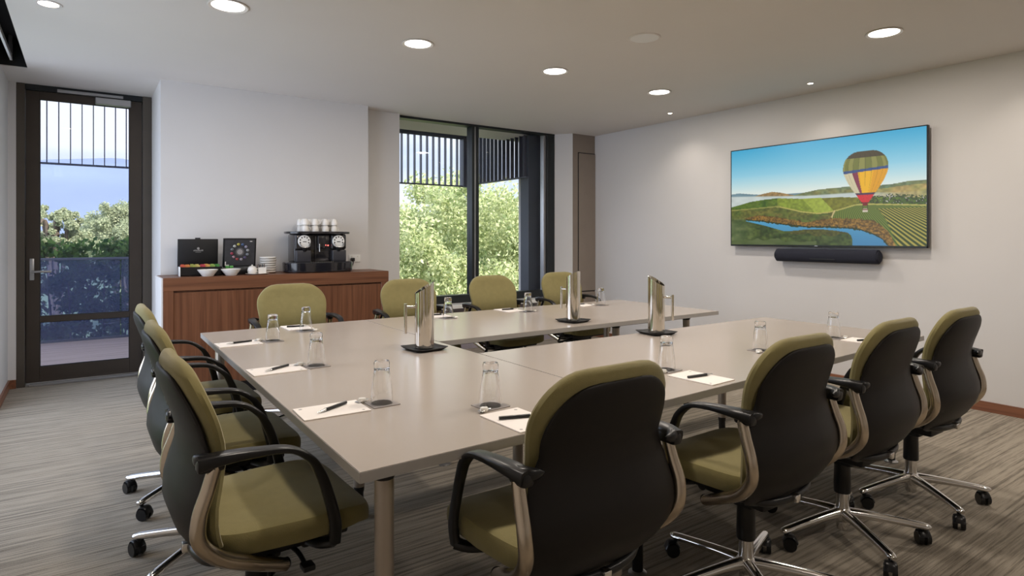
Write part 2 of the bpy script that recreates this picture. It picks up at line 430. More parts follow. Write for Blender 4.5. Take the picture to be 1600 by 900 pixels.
# ---- window_2: the glazed left side of the room
w2 = sroot('window_2', 'tall glazing along the left side of the room, beside the door')
bm = bmesh.new()
for y in (3.0, 4.47, 5.94): box(bm, -0.74, -0.64, y, y + 0.06, 0.0, H)
box(bm, -0.74, -0.64, 3.0, 6.0, 0, 0.08); box(bm, -0.74, -0.64, 3.0, 6.0, 2.58, H)
build('window_frame', bm, M_WFRAME, w2, False)
for y in (3.06, 4.53):
    bm = bmesh.new(); box(bm, -0.70, -0.694, y, y + 1.41, 0.08, 2.58); build('pane', bm, M_GLASS, w2, False)

# ------------------------------------------------------------------ lamps
def downlight(x, y, label, power=DOWNLIGHT_W):
    t = thing('downlight', label, 'ceiling light', (x, y, H), 0, 'round recessed downlights')
    bm = bmesh.new(); lathe(bm, [(0.088, 0.004), (0.108, -0.001), (0.112, -0.006), (0.106, -0.009), (0.088, -0.003)], n=40, closed=True); build('rim', bm, M_RIM, t)
    bm = bmesh.new(); lathe(bm, [(0, -0.004), (0.089, -0.004), (0.089, -0.001), (0, -0.001)], n=40); build('diffuser', bm, M_LAMP, t, False)
    l = bpy.data.lights.new('downlight_lamp', 'AREA'); l.shape = 'DISK'; l.size = 0.17; l.energy = power; l.color = (1.0, 0.90, 0.80)
    lo = bpy.data.objects.new('downlight_lamp', l); COL.objects.link(lo); lo.parent = t; lo.location = (0, 0, -0.012)
    return t
downlight(0.684, 3.86, 'large glowing recessed downlight, leftmost, cut by the top edge of the photo', DOWNLIGHT_W * .8)
downlight(1.897, 3.86, 'glowing recessed downlight above the left pane side of the window, second from left')
downlight(3.117, 3.86, 'glowing recessed downlight in the middle of the row, third from left')
downlight(4.355, 3.86, 'smallest glowing recessed downlight, nearest the far right corner', DOWNLIGHT_W * 1.35)
downlight(4.307, 1.90, 'glowing recessed downlight on the right, above the television side', DOWNLIGHT_W * 1.35)
for x, y, w in ((0.684, 1.9, 'left'), (1.897, 1.9, 'centre left'), (3.117, 1.9, 'centre right'), (1.9, -0.6, 'rear left'), (4.3, -0.6, 'rear right')):
    downlight(x, y, 'recessed downlight over the near side of the room, ' + w, DOWNLIGHT_W * 1.35)
def spot(x, y, label, tilt=(0, 0, 0), w=SPOT_W, r=0.022, name='spotlight'):
    t = thing(name, label, 'spotlight', (x, y, H), 0, 'small recessed spotlights')
    bm = bmesh.new(); lathe(bm, [(r, 0.003), (r + 0.014, -0.001), (r + 0.014, -0.004), (r, -0.004)], n=28, closed=True); build('rim', bm, M_RIM, t)
    bm = bmesh.new(); lathe(bm, [(0, -0.006), (r * 0.8, -0.004), (r, -0.001), (0, -0.001)], n=28); build('bulb', bm, M_SPOTG, t, False)
    l = bpy.data.lights.new('spot_lamp', 'SPOT'); l.energy = w; l.spot_size = math.radians(120); l.spot_blend = 1.0; l.color = (1.0, 0.88, 0.76); l.shadow_soft_size = 0.02
    lo = bpy.data.objects.new('spot_lamp', l); COL.objects.link(lo); lo.parent = t; lo.location = (0, 0, -0.02); lo.rotation_euler = tilt
spot(5.19, 4.45, 'small bright spotlight near the far right ceiling corner')
spot(5.19, 2.89, 'small bright spotlight above the television')
spot(5.19, 1.33, 'small spotlight by the right wall, outside the photo')
spot(5.19, -0.23, 'small spotlight by the right wall behind the camera')
spot(-0.17, 4.42, 'recessed ceiling spotlight at the top left by the blind slot', w=14, r=0.05)
t = thing('ceiling_speaker', 'flat round white speaker grille in the ceiling between the downlights', 'speaker', (3.095, 2.874, H))
bm = bmesh.new(); lathe(bm, [(0.094, 0.0), (0.108, 0.0), (0.108, -0.004), (0.104, -0.008), (0.094, -0.006)], n=40, closed=True); build('rim', bm, M_RIM, t)
bm = bmesh.new(); lathe(bm, [(0, -0.006), (0.07, -0.006), (0.095, -0.005), (0.095, -0.001), (0, -0.001)], n=40); build('grille', bm, M_WHITEP, t)

# ------------------------------------------------------------------ tables
TZ = 0.73
def leg(t, x, y, z1=TZ - 0.028):
    bm = bmesh.new(); lathe(bm, [(0, 0.145), (0.0255, 0.145), (0.0255, z1 - 0.03), (0, z1 - 0.03)], x, y, 0, 28); o = build('leg', bm, M_LEG, t)
    bm = bmesh.new(); lathe(bm, [(0, z1 - 0.03), (0.026, z1 - 0.03), (0.036, z1 - 0.008), (0.044, z1), (0, z1)], x, y, 0, 28); build('collar', bm, M_BLACK, o)
    bm = bmesh.new(); lathe(bm, [(0, 0.012), (0.021, 0.012), (0.021, 0.12), (0.024, 0.125), (0.024, 0.146), (0, 0.146)], x, y, 0, 24); build('foot', bm, M_BLACK, o)
    bm = bmesh.new(); lathe(bm, [(0, 0), (0.036, 0), (0.036, 0.005), (0.02, 0.014), (0, 0.014)], x, y, 0, 24); build('glide', bm, M_GREY_AL, o)
def table(poly, legs, label):
    t = thing('conference_table', label, 'table', (0, 0, 0), 0, 'tables joined in a U')
    # bevelled top: laminate face and edge band
    cx = sum(p[0] for p in poly) / len(poly); cy = sum(p[1] for p in poly) / len(poly)
    bm = bmesh.new(); prism(bm, poly, TZ - 0.028, TZ - 0.0015); build('edge_band', bm, M_TEDGE, t, False)
    ins = [(x + math.copysign(0.0015, cx - x), y + math.copysign(0.0015, cy - y)) for x, y in poly]
    bm = bmesh.new(); prism(bm, ins, TZ - 0.0015, TZ); build('tabletop', bm, M_TABLE, t, False)
    for x, y in legs: leg(t, x, y)
    (x0, x1), (y0, y1) = (min(p[0] for p in legs), max(p[0] for p in legs)), (min(p[1] for p in legs), max(p[1] for p in legs))
    bm = bmesh.new()
    for y in (y0, y1): box(bm, x0 + 0.03, x1 - 0.03, y - 0.012, y + 0.012, TZ - 0.048, TZ - 0.029)
    for x in (x0, x1): box(bm, x - 0.012, x + 0.012, y0 + 0.03, y1 - 0.03, TZ - 0.048, TZ - 0.029)
    build('under_rail', bm, M_BLACK, t, False)
table([(0.548, 1.432), (1.598, 1.452), (1.598, 4.09), (0.572, 4.09)], [(0.645, 1.51), (1.50, 1.53), (1.05, 2.75), (0.66, 3.98), (1.50, 3.98)], 'long taupe laminate table on the left, joining the two arms of the U')
table([(1.602, 1.452), (4.02, 1.555), (4.02, 2.583), (1.602, 2.583)], [(1.76, 1.67), (3.85, 1.66), (3.38, 2.47), (1.76, 2.47)], 'taupe laminate table on the near right, beside the row of turned chairs')
table([(1.602, 2.998), (4.06, 2.998), (4.06, 4.09), (1.602, 4.09)], [(1.70, 3.11), (3.05, 3.10), (3.80, 3.10), (1.70, 3.98), (3.80, 3.98)], 'taupe laminate table at the far side, in front of the window')

# ------------------------------------------------------------------ chairs
def interp(tab, z):
    """tab: list of tuples ordered by descending first value"""
    if z >= tab[0][0]: return tab[0][1:]
    for a, b in zip(tab[:-1], tab[1:]):
        if b[0] <= z <= a[0]:
            f = (z - b[0]) / (a[0] - b[0]); f2 = f
            return tuple(v * (1 - f2) + u * f2 for u, v in zip(a[1:], b[1:]))
    return tab[-1][1:]
# z, y of the rear face, half width
BACK = [(0.975, -0.272, 0.0), (0.94, -0.268, 0.245), (0.88, -0.254, 0.247), (0.80, -0.226, 0.238), (0.75, -0.212, 0.230), (0.70, -0.212, 0.232),
        (0.65, -0.226, 0.247), (0.60, -0.242, 0.262), (0.55, -0.245, 0.267), (0.50, -0.230, 0.254), (0.45, -0.198, 0.226), (0.41, -0.160, 0.195), (0.38, -0.130, 0.17)]
def back_rings(ztop, zbot, W_off_, y_off, thick, rtop=0.16, k=0.55, n=26, rows=30, rbot=0.0):
    out = []
    for i in range(rows + 1):
        s = i / rows; z = ztop + (zbot - ztop) * (s ** 1.35)
        y, w = interp(BACK, z)
        if z > 0.94: w = 0.245
        W_off = W_off_ if W_off_ == 0 else W_off_ - (W_off_ + .007) * min(1, max(0, (.76 - z) / .06))
        w -= W_off
        d = ztop - z
        if d < rtop: w = w - 0.15 * (1 - math.sqrt(max(0, 1 - (1 - d / rtop) ** 2)))
        if rbot and z - zbot < rbot: w -= 0.05 * (1 - math.sqrt(max(0, 1 - (1 - (z - zbot) / rbot) ** 2)))
        tk_ = thick * min(1, 0.25 + math.sqrt(max(0, d) / 0.03) * 0.75) if d < 0.03 else thick
        w = max(w, 0.02); ring = []
        for j in range(n):
            a = 2 * PI * j / n; ca, sa = math.cos(a), math.sin(a)
            px = w * math.copysign(abs(ca) ** 0.55, ca); py = tk_ / 2 * math.copysign(abs(sa) ** 0.7, sa)
            ring.append((px, y + y_off + thick / 2 + py + k * px * px, z))
        out.append(ring)
    return out

def make_chair(label):
    t = thing('conference_chair', label, 'chair', (0, 0, 0), 0, 'green conference chairs around the tables')
    # upholstered back
    bm = bmesh.new(); rings_solid(bm, back_rings(0.972, 0.470, 0.0, 0.010, 0.056, rbot=0.03)); build('backrest', bm, M_GREEN, t)
    bm = bmesh.new(); rings_solid(bm, back_rings(0.938, 0.388, 0.018, -0.004, 0.026, rtop=0.17, rows=34, rbot=0.04)); build('back_shell', bm, M_SHELL, t)
    # seat: superellipse cushion with a waterfall front
    bm = bmesh.new(); rings = []
    prof = [(0.93, 0.444), (0.975, 0.446), (0.995, 0.453), (1.0, 0.470), (0.994, 0.488), (0.970, 0.499), (0.90, 0.505), (0.5, 0.502), (0.1, 0.498)]
    for s, z in prof:
        ring = []
        for j in range(44):
            a = 2 * PI * j / 44; ca, sa = math.cos(a), math.sin(a)
            px = 0.252 * s * math.copysign(abs(ca) ** 0.36, ca); py = 0.245 * s * math.copysign(abs(sa) ** 0.36, sa)
            px *= 1 - 0.10 * max(0, -py) / 0.245
            zz = z - 0.022 * max(0, (py - 0.12) / 0.125) ** 2 + 0.10 * (px / 0.25) ** 2 * 0.08
            if z < 0.450: zz = z + 0.012 * max(0, (py - 0.12) / 0.125)
            ring.append((px, 0.060 + py * 0.95, zz))
        rings.append(ring)
    rings_solid(bm, rings); build('seat', bm, M_GREEN, t)
    # mechanism and tilt plate
    bm = bmesh.new()
    box(bm, -0.185, 0.185, -0.13, 0.22, 0.405, 0.446, 0.008); box(bm, -0.075, 0.075, -0.12, 0.14, 0.345, 0.402, 0.012)
    box(bm, -0.055, 0.055, -0.06, 0.06, 0.325, 0.35, 0.01); sweep(bm, [(0.06, 0.06, 0.375), (0.14, 0.08, 0.37), (0.215, 0.08, 0.362)], 0.007, up=(0, 0, 1)); box(bm, 0.205, 0.245, 0.065, 0.10, 0.354, 0.37, 0.004)
    cyl(bm, (-0.10, 0.12, 0.372), (0.10, 0.12, 0.372), 0.018)
    build('tilt_mechanism', bm, M_BLACKM, t)
    # rear cross bar with its clip
    bm = bmesh.new(); sweep(bm, [(-0.20, -0.115, 0.430), (-0.12, -0.165, 0.412), (0, -0.182, 0.408), (0.12, -0.165, 0.412), (0.20, -0.115, 0.430)], 0.014, 0.011, up=(0, 0, 1)); cb = build('cross_bar', bm, M_BLACK, t)
    bm = bmesh.new(); box(bm, -0.012, 0.012, -0.205, -0.178, 0.396, 0.424, 0.004); build('clip', bm, M_CHROME, cb)
    for s in (-1, 1):
        # side tube: from the arm joint down, bending forward under the seat
        bm = bmesh.new()
        sweep(bm, [(s * .268, -.165, .725), (s * .272, -.185, .66), (s * .276, -.206, .595), (s * .270, -.203, .53), (s * .254, -.152, .468), (s * .232, -.07, .422), (s * .206, .005, .384), (s * .198, .030, .372)],
              [.017, .018, .019, .020, .020, .020, .019, .018], n=18, smooth_k=5); tb = build('side_tube', bm, M_SATIN, t)
        bm = bmesh.new(); cyl(bm, (s * .198, .030, .374), (s * .196, .036, .371), .0185, .014); cyl(bm, (s * .20, .0, .385), (s * .10, .0, .375), .012); build('tube_cap', bm, M_BLACK, tb)
        # armrest loop
        bm = bmesh.new()
        sweep(bm, [(s * .268, -.205, .728), (s * .276, -.150, .736), (s * .281, -.06, .736), (s * .280, .02, .724), (s * .275, .074, .686), (s * .271, .102, .640), (s * .270, .124, .58), (s * .271, .146, .49), (s * .263, .146, .426)],
              [.022, .026, .023, .020, .017, .013, .011, .011, .012], [.019, .015, .010, .009, .011, .015, .016, .017, .018], n=20, power=3.6, smooth_k=5)
        sweep(bm, [(s * .276, -.165, .730), (s * .258, -.196, .732), (s * .236, -.207, .733), (s * .218, -.207, .733)], [.020, .019, .013, .004], [.022, .016, .009, .003], up=(0, 0, 1), n=14, power=2.4, smooth_k=4)
        sweep(bm, [(s * .264, .148, .430), (s * .225, .120, .418), (s * .14, .09, .412)], .013, [.022, .019, .014], up=(0, 0, 1), n=14, power=3.0)
        box(bm, min(s * .248, s * .285), max(s * .248, s * .285), -.212, -.145, .704, .740, .010)
        build('armrest', bm, M_BLACK, t)
    # column
    bm = bmesh.new(); lathe(bm, [(0, .30), (.020, .30), (.029, .306), (.031, .32), (.033, .205), (.030, .200), (0, .200)][:0] or [(0, .195), (.032, .195), (.034, .20), (.032, .33), (0, .335)], n=28); build('column_sleeve', bm, M_BLACK, t)
    bm = bmesh.new(); lathe(bm, [(0, .035), (.022, .035), (.024, .04), (.024, .07), (.036, .085), (.040, .105), (.034, .122), (.027, .130), (.026, .196), (0, .196)], n=28); build('column', bm, M_CHROME, t)
    bm = bmesh.new(); stems = []
    for k in range(5):
        a = 2 * PI * k / 5 + PI / 2 + 0.05; c, s = math.cos(a), math.sin(a)
        sweep(bm, [(c * .015, s * .015, .108), (c * .10, s * .10, .104), (c * .22, s * .22, .093), (c * .315, s * .315, .082), (c * .338, s * .338, .078)], [.024, .021, .019, .0185, .010], [.022, .019, .016, .014, .008], up=(-s, c, 0), n=14)
        stems.append((c * .315, s * .315, a))
    build('star_base', bm, M_CHROME, t)
    for i, (x, y, a) in enumerate(stems):
        bm = bmesh.new(); o = a + [0.9, 2.4, -0.6, 1.7, 0.2][i]; d = Vector((math.cos(o), math.sin(o), 0)); q = Vector((-d.y, d.x, 0))
        ctr = Vector((x, y, .028)) + d * 0.014
        for s in (-1, 1):
            cyl(bm, ctr + q * (s * .006), ctr + q * (s * .024), .028, .026, 22)
        sweep(bm, [tuple(ctr + d * -.026 + Vector((0, 0, .012))), tuple(ctr + d * -.012 + Vector((0, 0, .031))), tuple(ctr + d * .014 + Vector((0, 0, .030))), tuple(ctr + d * .028 + Vector((0, 0, .006)))], .021, .005, up=tuple(q), n=10, smooth_k=4)
        cyl(bm, (x, y, .036), (x, y, .076), .008)
        build('caster', bm, M_BLACK, t)
    return t
chair_spots = [
    (1.132, 1.380, 0.0, 'olive conference chair nearest the camera in the middle, seen from behind'),
    (2.000, 1.358, 0.0, 'olive conference chair in the near right row, immediately right of the nearest chair'),
    (2.708, 1.365, 0.02, 'olive conference chair in the near right row, second from the right end'),
    (3.390, 1.370, 0.0, 'olive conference chair at the right end of the near row, closest to the right wall'),
    (0.434, 1.993, -PI / 2 + .03, 'olive conference chair on the left side, nearest the camera, seen from its side'),
    (0.448, 2.760, -PI / 2 + .01, 'olive conference chair on the left side, middle of the three'),
    (0.461, 3.500, -PI / 2 + .01, 'olive conference chair on the left side, farthest and next to the glazed door'),
    (1.215, 4.30, PI, 'olive conference chair facing the camera in front of the timber sideboard'),
    (2.12, 4.30, PI, 'olive conference chair facing the camera, half hidden by the leftmost steel jug'),
    (2.92, 4.30, PI, 'olive conference chair facing the camera below the window mullion'),
    (3.75, 4.37, PI, 'olive conference chair facing the camera beside the taupe closet panel'),
]
chair0 = make_chair(chair_spots[0][3])
for i, (x, y, rz, lab) in enumerate(chair_spots):
    if i == 0: chair0.location = (x, y, 0); chair0.rotation_euler = (0, 0, rz)
    else: dup(chair0, (x, y, 0), rz, lab)

# ------------------------------------------------------------------ things on the tables
def glass_bm():
    bm = bmesh.new()   # upturned tumbler: rim down, thick base on top
    lathe(bm, [(0.0355, 0.0), (0.0375, 0.001), (0.0372, 0.02), (0.0345, 0.06), (0.0295, 0.095), (0.0265, 0.112), (0.0268, 0.122), (0.0272, 0.138), (0.0250, 0.1445), (0.018, 0.143), (0.008, 0.140), (0, 0.1395)]
          , n=32)
    b2 = bmesh.new()
    lathe(bm, [(0.0355, 0.0), (0.0352, 0.02), (0.0325, 0.06), (0.0272, 0.095), (0.0235, 0.114), (0.018, 0.119), (0, 0.1205)], n=32)
    bmesh.ops.remove_doubles(bm, verts=bm.verts, dist=0.0002)
    b2.free()
    return bm
gl0 = build('water_glass', glass_bm(), M_GLASSW); tag(gl0, 'x', 'glass', 'upturned water glasses at each place')
bm = bmesh.new(); box(bm, -.048, .048, -.048, .048, 0, .003, .001, 1); co0 = build('coaster', bm, M_COAST); tag(co0, 'x', 'coaster', 'grey coasters under the glasses')
pd0 = thing('notepad', 'x', 'notepad', (0, 0, 0), 0, 'cream notepads at each place')
bm = bmesh.new(); box(bm, -.076, .076, -.108, .108, 0, .004, .0006, 1); build('paper', bm, M_PAPER, pd0, False)
bm = bmesh.new(); lathe(bm, [(0, 0), (.005, 0), (.005, .0002), (0, .0002)], -.058, -.088, .004, 14); lathe(bm, [(0, 0), (.006, 0), (.006, .0002), (0, .0002)], .054, .088, .004, 14); build('printed_mark', bm, M_INK, pd0, False)
pn0 = thing('pen', 'x', 'pen', (0, 0, 0), 0, 'black pens on the notepads')
bm = bmesh.new(); cyl(bm, (0, -.035, .006), (0, .066, .006), .0055, .005, 14); build('barrel', bm, M_BLACK, pn0)
bm = bmesh.new(); cyl(bm, (0, -.070, .005), (0, -.035, .006), .0015, .0052, 14); box(bm, -.001, .001, .02, .066, .0105, .012); build('metal_tip', bm, M_SILVER, pn0)
mt0 = thing('wrapped_mint', 'x', 'sweet', (0, 0, 0), 0, 'small wrapped mints beside the glasses')
bm = bmesh.new(); lathe(bm, [(0, 0), (.012, .001), (.015, .008), (.012, .015), (0, .016)], n=18); build('mint', bm, M_CHINA, mt0)
bm = bmesh.new(); box(bm, -.026, .026, -.010, .010, .006, .008, .0008, 1); build('wrapper', bm, M_SILVER, mt0)
places = [ # glass x, y, pad dx, dy, rot, pen rot, who, mint dx, dy
    (0.835, 1.985, -.165, .015, PI / 2 - .03, -1.05, 'at the nearest seat on the left side', -.045, .055),
    (0.843, 2.735, -.165, .010, PI / 2 + .02, -1.0, 'at the middle seat on the left side', -.055, .05),
    (0.850, 3.535, -.170, .005, PI / 2 + .02, -1.35, 'at the farthest seat on the left side', -.06, .04),
    (1.125, 1.745, -.010, -.185, 0.03, 1.25, 'in front of the nearest chair in the middle', -.05, -.045),
    (2.055, 1.785, .000, -.180, 0.05, 1.45, 'in front of the second chair of the near right row', -.05, -.03),
    (2.805, 1.825, .010, -.175, 0.05, 1.35, 'in front of the third chair of the near right row', -.055, -.03),
    (3.500, 1.815, .030, -.170, 0.05, 1.3, 'in front of the rightmost chair of the near row', .05, -.04),
    (1.109, 3.800, .000, .175, 0.0, 1.4, 'in front of the chair by the timber sideboard', .05, -.03),
    (2.115, 3.830, .000, .165, 0.0, 1.4, 'behind the leftmost steel jug on the far table', .05, -.03),
    (2.805, 3.810, -.060, .160, 0.0, 1.5, 'on the far table below the window mullion', .055, -.02),
    (3.580, 3.820, -.120, .120, 0.1, 1.3, 'on the far table beside the middle steel jug', -.055, .03),
]
for i, (x, y, dx, dy, rz, pr, who, mx, my) in enumerate(places):
    def put(o, loc, r, lab):
        if i == 0:
            o.location = loc; o.rotation_euler = (0, 0, r); o['label'] = lab; return o
        return dup(o, loc, r, lab)
    put(co0, (x + .004, y, TZ), rz + .05, 'grey coaster under the glass ' + who)
    put(gl0, (x + .004, y, TZ + .003), 0, 'upturned clear water glass ' + who)
    put(pd0, (x + dx, y + dy, TZ), rz, 'cream notepad ' + who)
    put(pn0, (x + dx + .005, y + dy + .005, TZ + .004), pr, 'black pen on the notepad ' + who)
    put(mt0, (x + mx, y + my, TZ + (.003 if abs(mx) < .045 and abs(my) < .045 else 0)), .4, 'silver mint by the glass ' + who)

# steel water jugs with slanted mouths on black trays
def make_jug(label):
    t = thing('water_jug', label, 'jug', (0, 0, 0), 0, 'polished steel water jugs')
    n = 36; b = bmesh.new(); r = .049
    def ring(rr, zf): return [b.verts.new((rr * math.cos(2 * PI * k / n), rr * math.sin(2 * PI * k / n), zf(math.cos(2 * PI * k / n)))) for k in range(n)]
    top = lambda c: .300 - .029 * c
    R = [ring(r - .006, lambda c: 0), ring(r, lambda c: .004), ring(r, lambda c: .12), ring(r, lambda c: .22), ring(r, top), ring(r - .003, top), ring(r - .003, lambda c: .20), ring(r - .004, lambda c: .10)]
    for a, c in zip(R[:-1], R[1:]):
        for k in range(n): b.faces.new((a[k], a[(k + 1) % n], c[(k + 1) % n], c[k]))
    b.faces.new(R[0]); b.faces.new(R[-1])
    build('body', b, M_STEEL, t)
    bm = bmesh.new(); cyl(bm, (.048, 0, .205), (.096, 0, .205), .0065); cyl(bm, (.096, 0, .075), (.096, 0, .222), .0085, .0085); build('handle', bm, M_STEEL, t)
    return t
def make_tray(label):
    bm = bmesh.new(); rings = []
    for w, z in ((.066, 0), (.080, .004), (.092, .013), (.095, .014), (.094, .009)): pass
    def sq(w, z, lift=0.0, n=48):
        out = []
        for k in range(n):
            a = 2 * PI * k / n + PI / 4; ca, sa = math.cos(a), math.sin(a)
            x, y = w * math.copysign(abs(ca) ** .25, ca), w * math.copysign(abs(sa) ** .25, sa)
            out.append((x, y, z + lift * (abs(x * y) / (w * w)) ** 3))
        return out
    rings_solid(bm, [sq(.065, 0), sq(.080, .002, .004), sq(.094, .012, .006), sq(.095, .014, .006), sq(.092, .015, .006), sq(.078, .008, .004), sq(.06, .007)])
    o = build('jug_tray', bm, M_BLACKM); return tag(o, label, 'tray', 'black trays under the jugs')
jug0 = make_jug('polished steel water jug with slanted mouth, leftmost, on the left table')
tr0 = make_tray('black square tray under the leftmost steel jug')
for i, (x, y, rj, rt, ln, sc_) in enumerate([(1.428, 2.83, 2.80, .10, 'leftmost', 1), (2.735, 3.19, 1.85, .15, 'middle', 1), (2.80, 2.505, -1.10, -.1, 'rightmost', 1)]):
    if i == 0: J, T = jug0, tr0
    else:
        J = dup(jug0, label='polished steel water jug with slanted mouth, %s, on the %s table' % (ln, 'far' if i == 1 else 'near right')); T = dup(tr0, label='black square tray under the %s steel jug' % ln)
    J.location = (x, y, TZ + .0075); J.rotation_euler = (0, 0, rj); T.location = (x, y, TZ); T.rotation_euler = (0, 0, rt)
    J.scale = (1, 1, 1.03)

# ------------------------------------------------------------------ television
def s2l(c):
    c = np.asarray(c, float) / 255.0
    return np.where(c <= 0.04045, c / 12.92, ((c + 0.055) / 1.055) ** 2.4)
def tv_picture(U, V):
    rng = np.random.RandomState(3)
    def curve(pts, x):
        p = np.array(pts); return np.interp(x, p[:, 0], p[:, 1])
    def vnoise(fx, fy, seed):
        r = np.random.RandomState(seed); g = r.rand(int(fy) + 3, int(fx) + 3)
        x = U * fx; y = V * fy; xi = x.astype(int); yi = y.astype(int); fx_ = x - xi; fy_ = y - yi
        fx_ = fx_ * fx_ * (3 - 2 * fx_); fy_ = fy_ * fy_ * (3 - 2 * fy_)
        return (g[yi, xi] * (1 - fx_) + g[yi, xi + 1] * fx_) * (1 - fy_) + (g[yi + 1, xi] * (1 - fx_) + g[yi + 1, xi + 1] * fx_) * fy_
    n1 = vnoise(90, 60, 1); n2 = vnoise(24, 30, 2); n3 = vnoise(170, 110, 4)
    img = np.zeros(U.shape + (3,))
    def mixc(a, b, t): return np.asarray(a, float) * (1 - t[..., None]) + np.asarray(b, float) * t[..., None]
    def setm(mask, col): img[mask] = (np.broadcast_to(col, img.shape))[mask]
    def noisy(c, amt, n): return np.asarray(c, float) * (1 + amt * (n[..., None] - .5) * 2)
    t = np.clip(V / .47, 0, 1)
    sky = mixc((62, 168, 210), (150, 208, 228), np.clip(t * 1.6, 0, 1)); sky = mixc((62, 168, 210), (150, 208, 228), t ** 1.0) if False else sky
    sky = sky * (1 - np.clip((t - .6) / .4, 0, 1)[..., None]) + np.array((226, 236, 228.)) * np.clip((t - .6) / .4, 0, 1)[..., None]
    img[:] = sky
    # distant hills, mist
    h1 = curve([(0, .463), (.05, .455), (.15, .478), (.2, .485), (.3, .49), (.45, .49), (.6, .48), (1, .47)], U)
    setm(V > h1, noisy((112, 140, 150), .06, n2))
    h2 = curve([(0, .6), (.155, .495), (.2, .477), (.255, .462), (.30, .474), (.38, .51), (.5, .6), (1, .6)], U)
    setm(V > h2, noisy((150, 122, 78), .18, n1))
    h3 = curve([(0, .9), (.36, .52), (.43, .492), (.51, .470), (.6, .463), (.66, .462), (.80, .468), (.87, .462), (.93, .446), (1, .446)], U)
    setm(V > h3, mixc((95, 120, 92), (135, 128, 72), n2) * (0.85 + .3 * n1[..., None]))
    hs = curve([(0, .9), (.7, .60), (.80, .500), (.88, .488), (.95, .478), (1, .480)], U)
    setm(V > hs, mixc((140, 140, 78), (178, 150, 92), n2) * (0.85 + .3 * n1[..., None]))
    mist0 = curve([(0, .482), (.15, .492), (.3, .505), (.45, .516), (.7, .513), (.9, .535), (1, .53)], U)
    k = np.clip((V - mist0) / .012, 0, 1) * np.clip((.95 - U) / .25, 0.15, 1)
    img[:] = mixc(img, (196, 208, 206), np.zeros(U.shape)) * (1 - k[..., None]) + (np.array((198, 208, 204.)) * (0.92 + .12 * n2[..., None])) * k[..., None]
    # green fields
    f0 = curve([(0, .600), (.06, .578), (.121, .553), (.2, .538), (.285, .530), (.418, .548), (.62, .553), (.72, .566), (.78, .565), (1, .595)], U)
    fld = mixc((60, 92, 26), (96, 116, 36), n2); setm(V > f0, fld * (0.85 + .3 * n1[..., None]))
    s1 = (V > f0) & (U > .285) & (U < curve([(.5, .40), (.70, .50)], V)); setm(s1, noisy((126, 142, 46), .14, n1))
    s2 = (V > f0) & (U >= curve([(.5, .40), (.70, .50)], V)) & (U < curve([(.5, .50), (.70, .60)], V)); setm(s2, noisy((152, 166, 62), .10, n1))
    s3 = (V > f0) & (U >= curve([(.5, .50), (.70, .60)], V)) & (U < .72); setm(s3, noisy((116, 116, 36), .15, n1))
    tr = (V > curve([(.66, .60), (.75, .565), (.85, .545), (1, .575)], U)) & (U > .70) & (n3 > .42); setm(tr, noisy((62, 74, 36), .3, n1))
    vil = tr & (n3 > .86) & (U > .8); setm(vil, (210, 205, 195))
    p1 = curve([(0, .634), (.142, .624), (.295, .61), (.36, .640), (.418, .668), (.508, .691), (.56, .684), (.61, .666), (.691, .626), (.75, .622), (1, .652)], U)
    low = V > p1; setm(low, mixc((74, 92, 34), (112, 104, 46), n2) * (0.8 + .4 * n1[..., None]))
    rgt = low & (U > .595 - (V - .67) * .25)
    st = np.sin(((U - .62) / (V - .38)) * 230)
    setm(rgt, mixc((56, 84, 26), (126, 134, 52), (st * .5 + .5)))
    vine = low & (U > curve([(.6, .62), (.68, .80), (.78, .835), (.89, .858), (1, .885)], V)) & (V > .67)
    st2 = np.sin(((U - .50) / (V - .28)) * 150)
    setm(vine, mixc((44, 62, 16), (172, 158, 70), np.clip(st2 * .9 + .45, 0, 1)))
    setm(low & (V < p1 + .012) & (U > .28), (176, 168, 88)); setm((V > p1 - .004) & (V < p1 + .008) & (U <= .3), (140, 140, 70))
    setm((np.abs(U - (.594 - (V - .672) * .24)) < .004) & low & (V < .745), (196, 178, 120))
    # brown scrub along the water
    hb = curve([(0, .80), (.10, .715), (.18, .695), (.305, .727), (.446, .775), (.577, .745), (.708, .755), (.78, .78), (.84, .86), (.87, .98), (1, 1.2)], U)
    hb = hb - .0 ; scrub = V > hb + .02 * (n3 - .5)
    sc = mixc((104, 78, 30), (150, 112, 48), n1) * (0.6 + .7 * n3[..., None]); setm(scrub & (U < .875), sc)
    rt = curve([(0, .74), (.094, .735), (.204, .752), (.324, .788), (.446, .816), (.577, .820), (.708, .842), (.777, .891), (.815, .93), (.845, 1.0)], U)
    setm((V > rt + .012 * (n3 - .6)) & (U < .85), mixc((36, 44, 18), (50, 62, 26), n1))
    rt2 = rt + .012 + .022 * np.clip(n1 - .45, 0, 1)
    water = mixc((80, 158, 196), (66, 128, 170), np.clip((V - .74) * 4, 0, 1))
    setm((V > rt2) & (U > .09) & (U < .845), water)
    bank = curve([(0, .74), (.05, .73), (.094, .755), (.204, .800), (.324, .862), (.39, .858), (.446, .846), (.53, .848), (.60, .862), (.655, .880), (.672, .905), (.678, .935), (.682, 1.3), (1, 1.4)], U)
    isl = (V > bank) & (U < .68) 
    isl = isl | ((U < .095) & (V > .735)); setm(isl, mixc((44, 62, 24), (84, 98, 44), n2) * (0.75 + .45 * n1[..., None]))
    setm(isl & (U > .36) & (V < .90 + .06 * (n2 - .5)), mixc((96, 96, 38), (60, 62, 26), n1))
